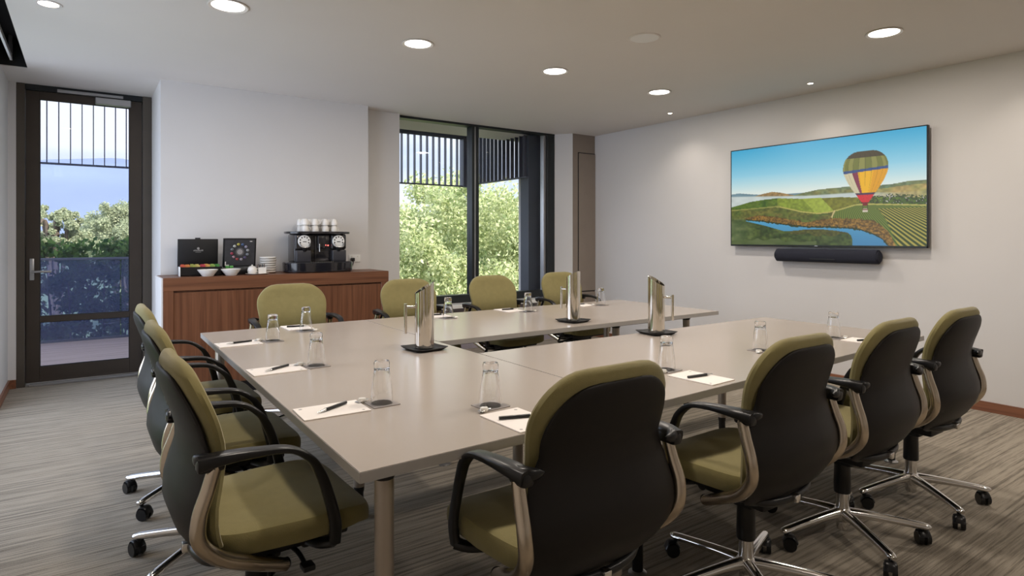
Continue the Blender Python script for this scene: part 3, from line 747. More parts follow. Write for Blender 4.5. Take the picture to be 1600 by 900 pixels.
    g_ = np.clip((.16 - U) / .12, 0, 1) * np.clip((V - .70) / .08, 0, 1) * .6; img[:] = img * (1 - g_[..., None]) + mixc((84, 104, 62), (124, 132, 96), n2) * g_[..., None]; setm(isl & (V > .955 + .05 * (n2 - .5) + .12 * np.clip(U - .3, 0, 1)) & (U < .5), mixc((92, 104, 62), (66, 84, 40), n2))
    # balloon
    bx, asp = .7385, 1.84
    hw_t = [(.150, .03), (.158, .052), (.182, .076), (.22, .094), (.27, .1035), (.32, .104), (.36, .0985), (.42, .084), (.48, .065), (.54, .042), (.58, .028), (.615, .014), (.64, .010)]
    hw = curve(hw_t, V); inb = (np.abs(U - bx) < hw) & (V > .150) & (V < .640)
    q = np.where(hw > 0, (U - bx) / np.maximum(hw, 1e-4), 0)
    col = np.zeros_like(img); top = V < .21 + .0 * q
    gore = np.arcsin(np.clip(q, -1, 1)) / (PI / 2)
    col[:] = np.where((np.sin(gore * 17) > 0)[..., None], (112, 116, 52), (138, 138, 72))
    col[top] = (70, 60, 38)
    vb = .322 - .012 * q
    lowb = V > vb
    col[lowb] = (236, 178, 20)
    m_ = lowb & (q < -.60 + .25 * (V - .34) * 2); col[m_] = (206, 196, 160)
    m_ = lowb & (q >= -.60 + .25 * (V - .34) * 2) & (q < -.33 + .1 * (V - .34)); col[m_] = (128, 46, 72)
    m_ = lowb & (q > .35); col[m_] = (222, 156, 18)
    col[lowb & (V > .538)] = (206, 36, 46); col[lowb & (V > .612)] = (120, 24, 28)
    col[(np.abs(V - vb) < .012)] = (48, 76, 128); col[(np.abs(V - .536) < .008)] = (72, 50, 76)
    ribs = 1 - .18 * np.clip(np.abs(np.sin(gore * 17)) < .16, 0, 1)
    col *= ribs[..., None]; setm(inb, np.clip(col, 0, 255))
    setm((np.abs(U - .7385) < .0115) & (V > .668) & (V < .697), (206, 196, 176)); setm((np.abs(U - .7385) < .0115) & (V > .672) & (V < .680), (120, 40, 36))
    setm((np.abs(np.abs(U - .7385) - .010) < .0012) & (V > .635) & (V < .67), (60, 50, 40))
    return s2l(np.clip(img, 0, 255))

TVX, TY0, TY1, TZ0, TZ1 = 5.475, 3.892, 2.090, 1.2225, 2.201
tv = thing('television', 'large wall mounted flat television showing a hot air balloon over vineyards', 'television', (XR, (TY0 + TY1) / 2, 1.22))
def loc_y(y): return y - (TY0 + TY1) / 2
hw, hh = (TY0 - TY1) / 2, TZ1 - TZ0
bm = bmesh.new()
box(bm, TVX - XR, TVX - XR + .035, -hw, hw, 0, hh, .004); box(bm, TVX - XR + .03, -.025, -hw * .72, hw * .72, .10, hh * .72, .01)
build('housing', bm, M_BLACK, tv)
bm = bmesh.new()
for a in ((-hw, -hw + .009, 0, hh), (hw - .009, hw, 0, hh), (-hw, hw, hh - .009, hh), (-hw, hw, 0, .016)): box(bm, TVX - XR - .006, TVX - XR + .002, *a, .0015, 1)
build('bezel', bm, M_WFRAME, tv)
bm = bmesh.new(); box(bm, -.035, -.004, -.25, .25, .28, .62, .004); build('wall_bracket', bm, M_BLACKM, tv)
bm = bmesh.new()
for k, wd in enumerate((.006, .004, .006, .005)): box(bm, TVX - XR - .0072, TVX - XR - .006, .012 - k * .008 - wd / 2, .012 - k * .008 + wd / 2, .005, .011)
build('maker_mark', bm, M_SILVER, tv, False)
NU, NV = 420, 228
uu, vv = np.meshgrid(np.linspace(0, 1, NU), np.linspace(0, 1, NV))
pic = tv_picture(uu, vv)
sy = hw - .008 - uu * (2 * hw - .016); sz = hh - .008 - vv * (hh - .022)
co = np.stack([np.full(uu.shape, TVX - XR - .0035), sy, sz], -1).reshape(-1, 3)
idx = np.arange(NU * NV).reshape(NV, NU)
fc = np.stack([idx[:-1, :-1], idx[1:, :-1], idx[1:, 1:], idx[:-1, 1:]], -1).reshape(-1, 4)
def np_mesh(name, co, fc):
    me = bpy.data.meshes.new(name); k = fc.shape[1]
    me.vertices.add(len(co)); me.vertices.foreach_set('co', np.ascontiguousarray(co, dtype=np.float32).ravel())
    me.loops.add(fc.size); me.loops.foreach_set('vertex_index', np.ascontiguousarray(fc, dtype=np.int32).ravel())
    me.polygons.add(len(fc)); me.polygons.foreach_set('loop_start', np.arange(0, fc.size, k, dtype=np.int32)); me.polygons.foreach_set('loop_total', np.full(len(fc), k, dtype=np.int32))
    me.update(calc_edges=True); return me
me = np_mesh('screen', co, fc)
at_ = me.color_attributes.new('picture', 'FLOAT_COLOR', 'POINT')
at_.data.foreach_set('color', np.concatenate([pic.reshape(-1, 3), np.ones((NU * NV, 1))], 1).astype(np.float32).ravel())
ms = bpy.data.materials.new('lit_screen'); ms.use_nodes = True; nt = ms.node_tree; b = nt.nodes['Principled BSDF']
b.inputs['Base Color'].default_value = (.01, .01, .01, 1); b.inputs['Roughness'].default_value = .35
an = nt.nodes.new('ShaderNodeAttribute'); an.attribute_name = 'picture'
nt.links.new(an.outputs['Color'], b.inputs['Emission Color']); b.inputs['Emission Strength'].default_value = 0.95
me.materials.append(ms); so_ = bpy.data.objects.new('screen', me); COL.objects.link(so_); so_.parent = tv

sb = thing('soundbar', 'long dark rounded fabric soundbar on the wall under the television', 'soundbar', (XR, 2.914, 1.139))
bm = bmesh.new(); sweep(bm, [(-.075, -.455, 0), (-.075, -.40, 0), (-.075, 0, 0), (-.075, .40, 0), (-.075, .455, 0)], [.060] * 5, [.052] * 5, up=(0, 0, 1), n=28, power=2.4, smooth_k=3)
lathe(bm, [(.055, 0), (.045, .018), (.02, .028), (0, .03)], n=28, mtx=Matrix.Translation((-.075, .45, 0)) @ Matrix.Rotation(-PI / 2, 4, 'X'))
lathe(bm, [(.055, 0), (.045, .018), (.02, .028), (0, .03)], n=28, mtx=Matrix.Translation((-.075, -.45, 0)) @ Matrix.Rotation(PI / 2, 4, 'X'))
build('body', bm, M_SPK, sb)
bm = bmesh.new(); box(bm, -.1295, -.1265, -.115, .115, -.034, -.024, .001, 1); build('display_slot', bm, M_BLACK, sb)
bm = bmesh.new(); box(bm, -.03, -.001, -.30, .30, -.02, .02); build('wall_bracket', bm, M_BLACKM, sb)

# ------------------------------------------------------------------ sideboard
SX0, SX1, SY0, SY1, SZ = 0.492, 2.395, 5.50, 5.978, 0.985
sd_ = thing('sideboard', 'long low timber sideboard against the white pier wall', 'sideboard', ((SX0 + SX1) / 2, (SY0 + SY1) / 2, 0))
cx_, cy_ = (SX0 + SX1) / 2, (SY0 + SY1) / 2; hx_, hy_ = (SX1 - SX0) / 2, (SY1 - SY0) / 2
bm = bmesh.new(); box(bm, -hx_ + .012, hx_, -hy_, hy_, SZ - .105, SZ, .002, 1); build('top', bm, M_WOODX, sd_, False)
for a in ((-hx_ + .012, -hx_ + .085), (hx_ - .075, hx_)):
    bm = bmesh.new(); box(bm, a[0], a[1], -hy_, hy_, .0, SZ - .105, .002, 1); build('side_panel', bm, M_WOOD, sd_, False)
bm = bmesh.new(); box(bm, -hx_ + .085, hx_ - .075, -hy_ + .03, hy_, .10, SZ - .105); build('carcass', bm, M_WOOD, sd_, False)
bm = bmesh.new(); box(bm, -hx_ + .085, hx_ - .075, -hy_ + .06, hy_, .0, .10); build('plinth', bm, M_BLACKM, sd_, False)
nd = 4; span = (2 * hx_ - .16) / nd
for k in range(nd):
    bm = bmesh.new(); a = -hx_ + .085 + k * span; box(bm, a + .0003, a + span - .0003, -hy_ + .012, -hy_ + .03, .102, SZ - .120); build('door', bm, M_WOOD, sd_, False)
bm = bmesh.new(); box(bm, -hx_, -hx_ + .012, -hy_ + .002, hy_, 0, SZ - .002, .001, 1); o = build('end_panel', bm, M_WALL, sd_, False); o['label'] = 'white painted end panel facing the door'

# tea box with raised black lid
def slanted(x0, x1, y0, z0, h, lean, th, bm, bev=.003):
    box(bm, x0, x1, -th / 2, th / 2, 0, h, bev, 2, Matrix.Translation((0, y0, z0)) @ Matrix.Rotation(-lean, 4, 'X'))
tb = thing('tea_box', 'open black tea box with a raised lid at the left end of the sideboard', 'box', (.80, 5.76, SZ))
bm = bmesh.new()
for a in ((-.155, .155, -.10, -.095), (-.155, .155, .095, .10), (-.155, -.15, -.10, .10), (.15, .155, -.10, .10)): box(bm, *a, 0, .075, .001, 1)
box(bm, -.155, .155, -.10, .10, 0, .006)
for k in (-.075, .0, .075): box(bm, k - .001, k + .001, -.095, .095, .006, .07)
build('tray', bm, M_BLACK, tb)
bm = bmesh.new(); slanted(-.155, .155, .105, .072, .235, -.06, .022, bm); box(bm, -.02, .02, .105, .125, .30, .318, .003); build('lid', bm, M_BLACKM, tb)
bm = bmesh.new(); R_ = Matrix.Translation((0, .105, .072)) @ Matrix.Rotation(.06, 4, 'X')
lathe(bm, [(0, 0), (.010, 0), (.010, .0008), (0, .0008)], n=20, mtx=R_ @ Matrix.Translation((0, -.0112, .155)) @ Matrix.Rotation(PI / 2, 4, 'X'))
for k in range(9): box(bm, -.036 + k * .0085, -.031 + k * .0085, -.0118, -.011, .132, .132 + (.012 if k % 3 else .009), 0, 1, R_)
box(bm, -.022, .022, -.0118, -.011, .122, .1245, 0, 1, R_)
build('lid_mark', bm, mat('faint_print', (.30, .29, .28), .6, var=.02), tb, False)
bm = bmesh.new(); box(bm, -.162, -.156, -.10, -.02, 0, .078, .002, 1); build('side_window', bm, M_WHITEP, tb)
sch = [((.55, .10, .05), 'red'), ((.62, .22, .06), 'orange'), ((.40, .42, .10), 'olive'), ((.62, .50, .16), 'yellow'), ((.50, .05, .07), 'crimson'), ((.70, .36, .10), 'amber'), ((.30, .45, .10), 'lime'), ((.07, .25, .06), 'dark green')]
for k, (c, nm) in enumerate(sch):
    bm = bmesh.new(); x = -.1125 + (k // 2) * .075 + (.017 if k % 2 else -.017)
    for j in range(4): box(bm, -.0125, .0125, -.070 + j * .038, -.062 + j * .038, 0, .080 + .004 * ((k + j) % 3), .001, 1)
    o = build('tea_sachet', bm, mat('sachet_' + nm.replace(' ', '_'), c, .5, var=.1, vscale=40)); o.location = (.80 + x, 5.76, SZ + .0065)
    tag(o, '%s tea sachets standing in the open tea box' % nm, 'tea sachets', 'tea sachets in the box')
# capsule display board
cb = thing('capsule_display', 'black tilted display board with a ring of coffee capsules, right of the tea box', 'display board', (1.12, 5.76, SZ))
bm = bmesh.new(); slanted(-.135, .135, .055, .062, .255, -.16, .016, bm)
box(bm, -.15, .15, -.08, .10, 0, .055, .003); build('board', bm, M_BLACK, cb)
R_ = Matrix.Translation((0, .055, .062)) @ Matrix.Rotation(.16, 4, 'X')
bm = bmesh.new(); box(bm, -.122, .122, -.0095, -.0082, .012, .243, 0, 1, R_); build('printed_sheet', bm, mat('charcoal_sheet', (.045, .045, .05), .45, var=.15, vscale=30), cb, False)
cc = [(.5, .5, .52), (.42, .40, .5), (.12, .18, .35), (.55, .50, .12), (.6, .6, .55), (.22, .24, .25), (.45, .08, .12), (.5, .3, .35), (.45, .1, .1), (.5, .45, .5), (.15, .12, .22), (.3, .32, .36)]
for k in range(12):
    a = 2 * PI * k / 12 + .2; bm = bmesh.new()
    lathe(bm, [(0, 0), (.0125, 0), (.0125, .002), (.008, .008), (0, .009)], n=18, mtx=R_ @ Matrix.Translation((.066 * math.cos(a), -.0095, .135 + .068 * math.sin(a))) @ Matrix.Rotation(PI / 2, 4, 'X'))
    build('capsule', bm, mat('capsule_foil_%d' % k, cc[k], .35, metal=.5, var=.02), cb)
bm = bmesh.new(); lathe(bm, [(.030, 0), (.032, 0), (.032, .0008), (.030, .0008)], n=36, closed=True, mtx=R_ @ Matrix.Translation((0, -.0095, .135)) @ Matrix.Rotation(PI / 2, 4, 'X'))
lathe(bm, [(0, 0), (.024, 0), (.024, .0006), (0, .0006)], n=36, mtx=R_ @ Matrix.Translation((0, -.0095, .135)) @ Matrix.Rotation(PI / 2, 4, 'X')); build('centre_print', bm, M_INK, cb, False)
bm = bmesh.new(); box(bm, -.118, -.110, -.011, -.009, .018, .050, 0, 1, R_); box(bm, -.118, -.085, -.011, -.009, .014, .022, 0, 1, R_); box(bm, .08, .10, -.0105, -.009, .225, .231, 0, 1, R_); build('corner_print', bm, M_PAPER, cb, False)
# packets in the display's own drawer top
for k, (c, nm) in enumerate((((.08, .28, .06), 'green'), ((.10, .34, .08), 'bright green'))):
    bm = bmesh.new(); box(bm, -.014, .014, -.05, -.02, 0, .022, .004); o = build('sweet_packet', bm, mat('packet_%d' % k, c, .5, var=.1), None); o.location = (1.005 + k * .032, 5.745, SZ + .0555)
    tag(o, '%s packet lying in front of the capsule display board' % nm, 'packet', 'green packets by the display board')
# bowls
bw = bmesh.new(); lathe(bw, [(0, 0), (.040, 0), (.043, .004), (.078, .052), (.079, .055), (.076, .056), (.040, .010), (0, .008)], n=44)
b0 = build('bowl', bw, M_CHINA); b0.location = (.835, 5.585, SZ); tag(b0, 'wide white china bowl on the sideboard, left of the pair', 'bowl', 'white bowls on the sideboard')
dup(b0, (1.012, 5.585, SZ), 0, 'wide white china bowl on the sideboard, right of the pair')
# tray with jar and sachet holder
bm = bmesh.new(); rings = []
lathe(bm, [(0, 0), (.070, 0), (.092, .010), (.093, .012), (.090, .0125), (.068, .006), (0, .006)], n=44, mtx=Matrix.Scale(1.0, 4)); tr = build('serving_tray', bm, M_CHINA); tr.location = (1.225, 5.60, SZ); tag(tr, 'small white oval tray under the sugar jar', 'tray')
tr.scale = (1.05, .7, 1)
jr = thing('sugar_jar', 'round white lidded sugar jar on the small white tray', 'jar', (1.183, 5.60, SZ + .0065))
bm = bmesh.new(); lathe(bm, [(0, 0), (.026, 0), (.036, .012), (.039, .032), (.034, .052), (.026, .060), (0, .060)], n=36); build('body', bm, M_CHINA, jr)
bm = bmesh.new(); lathe(bm, [(.027, .0605), (.028, .063), (.016, .068), (.005, .070), (.007, .076), (.004, .080), (0, .0805)], n=28); build('lid', bm, M_CHINA, jr)
bm = bmesh.new(); sweep(bm, [(.036, 0, .045), (.052, 0, .042), (.050, 0, .022), (.037, 0, .018)], .004, up=(0, 1, 0), n=8); build('handle', bm, M_CHINA, jr)
sh = thing('sachet_holder', 'square white china sachet holder on the small white tray', 'holder', (1.262, 5.60, SZ + .0065))
bm = bmesh.new()
for a in ((-.032, .032, -.022, -.018), (-.032, .032, .018, .022), (-.032, -.028, -.018, .018), (.028, .032, -.018, .018)): box(bm, *a, 0, .055, .001, 1)
box(bm, -.032, .032, -.022, .022, 0, .004); build('body', bm, M_CHINA, sh)
for k in range(5):
    bm = bmesh.new(); box(bm, -.0022, .0022, -.010, .010, 0, .078, .0008, 1, Matrix.Translation((-.018 + k * .009, 0, .005)) @ Matrix.Rotation(-.28 + k * .08, 4, 'Y'))
    o = build('stirrer_sachet', bm, M_BLACK if k % 2 else mat('brown_sachet', (.16, .10, .07), .6, var=.1)); o.location = (1.262, 5.60, SZ + .0065)
    tag(o, '%s sugar stick standing in the square holder, %s from the left' % ('black' if k % 2 else 'brown', ('first', 'second', 'third', 'fourth', 'fifth')[k]), 'sugar stick', 'sugar sticks in the holder')
# saucers
bs = bmesh.new(); lathe(bs, [(0, 0), (.045, 0), (.062, .004), (.070, .012), (.0715, .021), (.069, .0225), (.062, .012), (.045, .007), (0, .006)], n=40)
s0 = build('saucer', bs, M_CHINA); s0.location = (1.36, 5.80, SZ); od = ['bottom', 'second from the bottom', 'third from the bottom', 'fourth from the bottom', 'fifth from the bottom', 'second from the top', 'topmost']
tag(s0, 'white saucer, bottom of the stack beside the coffee machine', 'saucer', 'stack of white saucers')
for k in range(1, 7): dup(s0, (1.36 + .002 * (k % 3 - 1), 5.80, SZ + k * .0205), 0, 'white saucer, %s of the stack beside the coffee machine' % od[k])

# coffee machine
cm = thing('coffee_machine', 'black two headed capsule coffee machine with white dials on the sideboard', 'coffee machine', (1.80, 5.76, SZ))
def oval(w, d, z, n=56, p=2.6, cy=0.0):
    return [(w * math.copysign(abs(math.cos(2 * PI * k / n)) ** (2 / p), math.cos(2 * PI * k / n)), cy + d * math.copysign(abs(math.sin(2 * PI * k / n)) ** (2 / p), math.sin(2 * PI * k / n)), z) for k in range(n)]
bm = bmesh.new(); rings_solid(bm, [oval(.295, .165, 0), oval(.315, .182, .008), oval(.318, .186, .088), oval(.310, .180, .096), oval(.300, .17, .097)]); build('drip_base', bm, mat('glossy_black', (.012, .012, .016), .18, var=.05, coat=.6), cm)
bm = bmesh.new(); box(bm, -.236, .236, -.06, .15, .095, .352, .012, 3); build('body', bm, MATS['glossy_black'], cm)
for s, nm in ((-1, 'left'), (1, 'right')):
    bm = bmesh.new(); box(bm, s * .165 - .066, s * .165 + .066, -.115, -.055, .095, .205, .010, 3); o = build('capsule_drawer', bm, mat('drawer_' + nm, (.035, .035, .042), .3, var=.05), cm)
    bm = bmesh.new(); box(bm, s * .165 - .070, s * .165 + .070, -.10, -.055, .21, .350, .012, 3); build('brew_head', bm, MATS['glossy_black'], cm)
    X_ = s * .158
    bm = bmesh.new(); lathe(bm, [(0, 0), (.056, 0), (.058, .004), (.054, .010), (0, .012)], n=40, mtx=Matrix.Translation((X_, -.10, .285)) @ Matrix.Rotation(PI / 2, 4, 'X')); dl = build('dial', bm, M_WHITEP, cm)
    bm = bmesh.new()
    for k in range(7):
        a = PI / 2 + (k - 3) * .62; lathe(bm, [(0, 0), (.0065, 0), (.0065, .0015), (0, .0015)], n=12, mtx=Matrix.Translation((X_ + .040 * math.cos(a), -.1105, .285 + .040 * math.sin(a))) @ Matrix.Rotation(PI / 2, 4, 'X'))
    box(bm, X_ - .017, X_ + .017, -.116, -.110, .278, .285, .002)
    build('dial_mark', bm, M_BLACK, dl)
    bm = bmesh.new(); sweep(bm, [(X_ - .045, -.115, .262), (X_ - .03, -.135, .238), (X_, -.145, .230), (X_ + .03, -.135, .238), (X_ + .045, -.115, .262)], .006, .010, up=(0, 0, 1), n=12); build('lever', bm, M_SILVER, dl)
    bm = bmesh.new(); lathe(bm, [(0, 0), (.012, .002), (.020, .018), (.028, .038), (0, .04)], X_, -.118, .19, 24); build('spout', bm, M_BLACK, cm)
bm = bmesh.new(); box(bm, -.030, .045, -.085, -.055, .215, .345, .008, 3); box(bm, -.055, -.040, -.078, -.055, .10, .345, .004); build('centre_column', bm, MATS['glossy_black'], cm)
bm = bmesh.new(); cyl(bm, (-.018, -.10, .26), (-.018, -.10, .19), .004); cyl(bm, (-.018, -.10, .262), (-.018, -.05, .27), .005); build('water_spout', bm, M_CHROME, cm)
bm = bmesh.new()
for x, z in ((.050, .248), (.074, .246)): lathe(bm, [(0, 0), (.0055, 0), (.005, .003), (0, .003)], n=16, mtx=Matrix.Translation((x, -.0605, z)) @ Matrix.Rotation(PI / 2, 4, 'X'))
build('indicator_light', bm, emission('red_indicator', (1.0, .12, .10), 6.0), cm, False)
bm = bmesh.new(); rings_solid(bm, [oval(.285, .165, .352, cy=.02), oval(.298, .176, .356, cy=.02), oval(.300, .178, .372, cy=.02), oval(.292, .170, .376, cy=.02), oval(.286, .164, .371, cy=.02)]); build('cup_shelf', bm, MATS['glossy_black'], cm)
bm = bmesh.new()
for k in range(11): box(bm, -.118 + k * .020, -.108 + k * .020, -.168, -.03, .0975, .099)
build('drip_grille', bm, M_CHROME, cm, False)
# cups upside down on the shelf: two tiers, two rows
bc = bmesh.new(); lathe(bc, [(.030, 0), (.032, .001), (.0315, .02), (.027, .045), (.020, .054), (.018, .058), (.016, .058), (.0165, .054), (0, .053)], n=32)
lathe(bc, [(.030, 0), (.029, .002), (.0285, .02), (.024, .043), (0, .048)], n=32)
sweep(bc, [(.029, 0, .012), (.044, 0, .014), (.045, 0, .032), (.027, 0, .040)], .0038, up=(0, 1, 0), n=8)
c0 = None
cols = [(-.135, 'leftmost'), (-.045, 'centre left'), (.050, 'centre right'), (.135, 'rightmost')]
for row, (yo, rn) in enumerate(((-.075, 'front'), (.005, 'middle'), (.085, 'rear'))):
    for ci, (xo, cn) in enumerate(cols):
        for ti, tn in enumerate(('lower', 'upper')):
            loc = (1.80 + xo + (.012 if row == 1 else 0), 5.78 + yo, SZ + .3765 + ti * .0585)
            lab = 'upside down white cup on the coffee machine, %s tier, %s row, %s' % (tn, rn, cn)
            if c0 is None: c0 = build('espresso_cup', bc, M_CHINA); c0.location = loc; c0.rotation_euler = (0, 0, -.5); tag(c0, lab, 'cup', 'white cups on the coffee machine')
            else: dup(c0, loc, -.5 + .5 * ((ci * 3 + row + ti) % 4), lab)
# power outlet and plug
po = thing('power_outlet', 'white double power outlet on the wall right of the coffee machine', 'power outlet', (2.235, 5.98, 1.095))
bm = bmesh.new(); box(bm, -.060, .060, -.010, 0, -.038, .038, .003); build('plate', bm, M_WHITEP, po)
bm = bmesh.new()
for x in (-.03, .03): box(bm, x - .006, x + .006, -.013, -.009, .014, .026, .001, 1)
build('switch', bm, M_CHINA, po)
PC = Vector((2.205 - 1.80, 5.97 - 5.76, 1.085 - SZ))
bm = bmesh.new(); box(bm, -.018, .018, -.040, -.0035, -.018, .018, .006); o = build('plug', bm, M_BLACK, cm); o.location = PC
bm = bmesh.new(); sweep(bm, [(0, -.035, 0), (-.01, -.07, -.02), (-.04, -.10, -.075), (-.08, -.11, -.093)], .004, n=8); o = build('power_cord', bm, M_BLACK, cm); o.location = PC

# ------------------------------------------------------------------ the building outside
bm = bmesh.new(); box(bm, -2.6, 4.75, 7.0, 9.92, -.30, -.04); struct('balcony_floor', bm, M_DECK, label='timber boarded balcony floor')
bm = bmesh.new(); box(bm, 4.76, 5.9, 6.44, 6.62, -3, 3.4); box(bm, 2.4, 4.76, 6.9, 8.12, 2.92, 3.4); box(bm, -2.6, 2.4, 7.0, 8.12, 2.92, 3.4); box(bm, -2.6, 4.86, 7.94, 8.06, 2.80, 2.92)
box(bm, 2.4, 5.0, 6.42, 6.9, 2.92, 3.4); box(bm, 4.70, 4.82, 6.46, 8.06, 2.80, 2.92)
struct('facade_canopy', bm, M_FACADE, label='dark canopy and blade wall outside the window')
bm = bmesh.new(); box(bm, -0.95, 5.9, -3.3, 7.0, 3.05, 3.35); struct('roof', bm, M_FACADE)
sc1 = thing('sun_screen', 'row of slim dark vertical fins hanging across the balcony front', 'sun screen', (0, 8.0, 2.07), 0, 'hanging fin screens')
bm = bmesh.new(); box(bm, -2.6, 4.66, -.025, .025, 0, .018); box(bm, -2.6, 4.66, -.025, .025, .715, .735); build('rail', bm, M_FIN, sc1, False)
FN = None
xs = [-2.521 + .1 * k for k in range(72)]
for k in range(12, 72):
    bm_ = None
    if FN is None:
        bm = bmesh.new(); box(bm, -.0045, .0045, -.030, .030, .01, .73); FN = build('fin', bm, M_FIN, sc1, False); FN.location = (xs[k], 0, 0)
    else:
        f = FN.copy(); COL.objects.link(f); f.location = (xs[k], 0, 0)
bm = bmesh.new(); box(bm, 4.66, 4.84, -.06, .06, -.0, .735); build('corner_post', bm, M_FIN, sc1, False)
sc2 = thing('sun_screen', 'short side screen of dark vertical fins between the corner post and the blade wall', 'sun screen', (4.75, 6.45, 2.09), 0, 'hanging fin screens')
bm = bmesh.new(); box(bm, -.025, .025, 0.0, 1.48, 0, .018); box(bm, -.025, .025, 0, 1.48, .70, .715); build('rail', bm, M_FIN, sc2, False)
F2 = None
for k in range(15):
    if F2 is None: bm = bmesh.new(); box(bm, -.026, .026, -.007, .007, .01, .71); F2 = build('fin', bm, M_FIN, sc2, False); F2.location = (0, .05 + .1 * k, 0)
    else: f = F2.copy(); COL.objects.link(f); f.location = (0, .05 + .1 * k, 0)

bl = thing('balustrade', 'tinted glass balustrade at the balcony edge outside the door', 'balustrade', (0, 9.80, -.04))
for x0 in (-2.6, -1.1, .4, 1.9):
    bm = bmesh.new(); box(bm, x0 + .006, x0 + 1.494, -.006, .006, .03, 1.06); build('glass_panel', bm, M_BALUS, bl, False)
bm = bmesh.new(); box(bm, -2.6, 3.4, -.018, .018, 1.055, 1.085, .003, 1); build('handrail', bm, M_FIN, bl, False)
bm = bmesh.new(); box(bm, -2.6, 3.4, -.02, .02, 0, .03); build('base_channel', bm, M_FIN, bl, False)

# ------------------------------------------------------------------ plants
def leaf_mat(name, a, b_, trans=.45):
    m = bpy.data.materials.new(name); m.use_nodes = True; nt = m.node_tree; nt.nodes.clear()
    g = nt.nodes.new('ShaderNodeNewGeometry'); r = nt.nodes.new('ShaderNodeValToRGB')
    r.color_ramp.elements[0].color = tuple(a) + (1,); r.color_ramp.elements[1].color = tuple(b_) + (1,)
    nt.links.new(g.outputs['Random Per Island'], r.inputs[0])
    d = nt.nodes.new('ShaderNodeBsdfDiffuse'); t_ = nt.nodes.new('ShaderNodeBsdfTranslucent'); mx = nt.nodes.new('ShaderNodeMixShader'); mx.inputs[0].default_value = trans
    nt.links.new(r.outputs[0], d.inputs[0]); nt.links.new(r.outputs[0], t_.inputs[0]); nt.links.new(d.outputs[0], mx.inputs[1]); nt.links.new(t_.outputs[0], mx.inputs[2])
    o = nt.nodes.new('ShaderNodeOutputMaterial'); nt.links.new(mx.outputs[0], o.inputs[0]); return m
def leaves(name, centres, radii, per, size, m, parent, seed, shell=.55, flat=1.0):
    """leaf quads gathered in clumps around the given centres"""
    r = np.random.RandomState(seed); C = []; 
    for c, R in zip(centres, radii):
        d = r.normal(size=(per, 3)); d /= np.linalg.norm(d, axis=1)[:, None]
        rr = R * (shell + (1 - shell) * r.rand(per)) ; C.append(np.asarray(c) + d * rr[:, None] * np.array([1, 1, flat]))
    C = np.concatenate(C); n = len(C)
    u = r.normal(size=(n, 3)); u /= np.linalg.norm(u, axis=1)[:, None]; w = r.normal(size=(n, 3)); w -= u * (u * w).sum(1)[:, None]; w /= np.linalg.norm(w, axis=1)[:, None]
    s = size * (.6 + .8 * r.rand(n))[:, None]; u *= s; w *= s * .55
    nrm = np.cross(u, w); nrm /= np.linalg.norm(nrm, axis=1)[:, None]; bend = nrm * s * .18
    co = np.stack([C - u, C - w + bend, C + u, C + w + bend], 1).reshape(-1, 3)
    fc = np.arange(n * 4).reshape(-1, 4); me = np_mesh(name, co, fc); me.materials.append(m)
    o = bpy.data.objects.new(name, me); COL.objects.link(o); o.parent = parent; return o
M_BARK = mat('bark', (.10, .075, .055), .9, var=.3, vscale=12, bump=.5, bscale=30)
def tree(label, x, y, z0, height, rad, m, seed, nclump=90, per=330, size=.075, squash=.85, clump=.75, group=None):
    t = thing('tree', label, 'tree', (x, y, z0), 0, group); r = np.random.RandomState(seed)
    ch = height - rad * squash
    bm = bmesh.new(); sweep(bm, [(0, 0, 0), (.08, .05, height * .3), (-.05, 0, ch)], [.16 + rad * .03, .12 + rad * .02, .05], up=(1, 0, 0), n=10)
    for k in range(7):
        a = 2 * PI * k / 7 + r.rand(); L = rad * .75
        sweep(bm, [(0, 0, height * .35 + k * .05 * rad), (L * .5 * math.cos(a), L * .5 * math.sin(a), ch - rad * .2), (L * math.cos(a), L * math.sin(a), ch + rad * .25)], [.07, .045, .02], up=(1, 0, .3), n=8)
    build('trunk', bm, M_BARK, t)
    d = r.normal(size=(nclump, 3)); d /= np.linalg.norm(d, axis=1)[:, None]; rr = rad * (.55 + .45 * r.rand(nclump))
    cs = d * rr[:, None] * np.array([1, 1, squash]) + np.array([0, 0, ch]); cs[:, 2] = np.maximum(cs[:, 2], height * .12)
    leaves('foliage', cs, rad * .22 * clump * (.7 + .7 * r.rand(nclump)), per, size, m, t, seed + 50, shell=.25)
    return t
LM1 = leaf_mat('lime_leaves', (.30, .38, .16), (.80, .81, .50)); LM2 = leaf_mat('mid_leaves', (.07, .14, .05), (.20, .28, .11)); LM3 = leaf_mat('pine_leaves', (.26, .31, .19), (.56, .58, .38)); LM4 = leaf_mat('hedge_leaves', (.035, .085, .035), (.13, .22, .06))
GZ = -5.0
bm = bmesh.new(); box(bm, -400, 600, 7.2, 900, GZ - .5, GZ); struct('ground', bm, mat('meadow', (.14, .19, .08), .95, var=.3, vscale=.05), label='grassy ground below the building')
tree('bright lime green leafy tree filling the left pane of the window', 7.35, 13.2, GZ, 8.0, 3.15, LM1, 11, 190, 640, .046, .95)
tree('bright lime green leafy tree behind the right pane of the window', 15.3, 23.5, GZ, 8.0, 3.3, LM1, 12, 150, 520, .06, .95)
tree('darker green tree low at the lower right of the window', 11.5, 16.8, GZ, 6.0, 1.6, LM2, 13, 80, 420, .05)
tree('lime green tree standing further back outside the window', 9.0, 24.5, GZ, 8.2, 3.0, LM1, 14, 120, 420, .065)
tree('spreading pale pine tree beyond the hedge, on the right of the door glass', 1.55, 30.0, GZ, 8.0, 1.9, LM3, 15, 120, 420, .045, .8)
tree('small conifer beyond the hedge, on the left of the door glass', -.62, 20.0, GZ, 7.2, .62, LM3, 16, 60, 260, .030, 1.1)
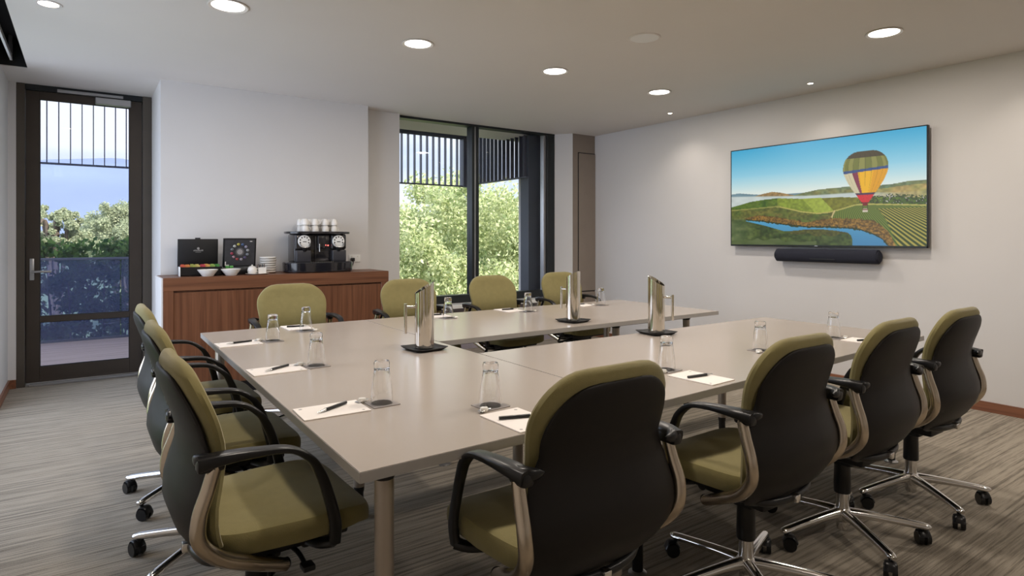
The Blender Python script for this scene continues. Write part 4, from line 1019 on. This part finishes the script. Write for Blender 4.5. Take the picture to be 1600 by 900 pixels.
for k, (x, y, h_, r_, wh) in enumerate([(-4.2, 44, 7.5, 2.6, 'leftmost'), (1.6, 47, 7.6, 2.8, 'middle'), (7.4, 45, 7.6, 2.6, 'rightmost')]):
    tree('low rounded pale green tree far beyond the hedge, %s of three' % wh, x, y, GZ, h_, r_, LM3, 20 + k, 90, 260, .09, .7)
hd = thing('hedge', 'dense clipped hedge with dark leaves behind the glass balustrade', 'hedge', (0, 10.35, -.3))
r = np.random.RandomState(5); cs = np.stack([r.uniform(-3, 3.6, 700), r.uniform(-.30, .34, 700), r.uniform(0.0, 1.50, 700)], 1)
leaves('foliage', cs, np.full(700, .14), 46, .042, LM4, hd, 77, shell=.2)
bm = bmesh.new()
for k in range(34):
    x = -3 + k * .2 + r.rand() * .08; y = r.uniform(-.15, .1); sweep(bm, [(x, y, -.2), (x + r.uniform(-.05, .05), y, .5), (x + r.uniform(-.1, .1), y + .05, 1.2)], [.014, .011, .006], n=6)
build('stem', bm, M_BARK, hd)
bm = bmesh.new(); box(bm, -3.2, 3.8, -.42, .42, -.35, -.10); build('planter', bm, M_FACADE, hd)
# mountain; distance haze is mixed into its blue base colour
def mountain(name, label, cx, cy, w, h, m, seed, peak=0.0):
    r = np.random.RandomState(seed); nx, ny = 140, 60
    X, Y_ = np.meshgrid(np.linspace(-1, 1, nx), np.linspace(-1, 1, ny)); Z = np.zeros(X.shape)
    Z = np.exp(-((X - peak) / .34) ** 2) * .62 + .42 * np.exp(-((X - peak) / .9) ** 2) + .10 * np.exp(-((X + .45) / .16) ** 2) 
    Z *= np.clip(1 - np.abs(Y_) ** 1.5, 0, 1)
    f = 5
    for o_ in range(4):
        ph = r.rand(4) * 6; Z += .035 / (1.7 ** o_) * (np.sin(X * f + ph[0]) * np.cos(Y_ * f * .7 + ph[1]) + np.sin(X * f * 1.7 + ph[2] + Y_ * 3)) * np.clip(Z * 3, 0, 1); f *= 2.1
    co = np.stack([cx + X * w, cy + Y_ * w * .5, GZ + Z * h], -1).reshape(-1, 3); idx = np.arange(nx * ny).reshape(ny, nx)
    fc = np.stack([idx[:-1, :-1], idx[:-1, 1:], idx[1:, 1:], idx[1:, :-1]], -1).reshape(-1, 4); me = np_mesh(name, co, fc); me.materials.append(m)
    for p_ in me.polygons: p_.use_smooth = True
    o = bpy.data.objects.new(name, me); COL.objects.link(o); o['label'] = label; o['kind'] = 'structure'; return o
mountain('mountain_ridge', 'haze-tinted blue mountain beyond the hedge, seen through the door', -5, 1500, 1300, 150, mat('haze_tinted_forest', (.14, .18, .29), 1.0, var=.12, vscale=.004), 3, peak=.0)
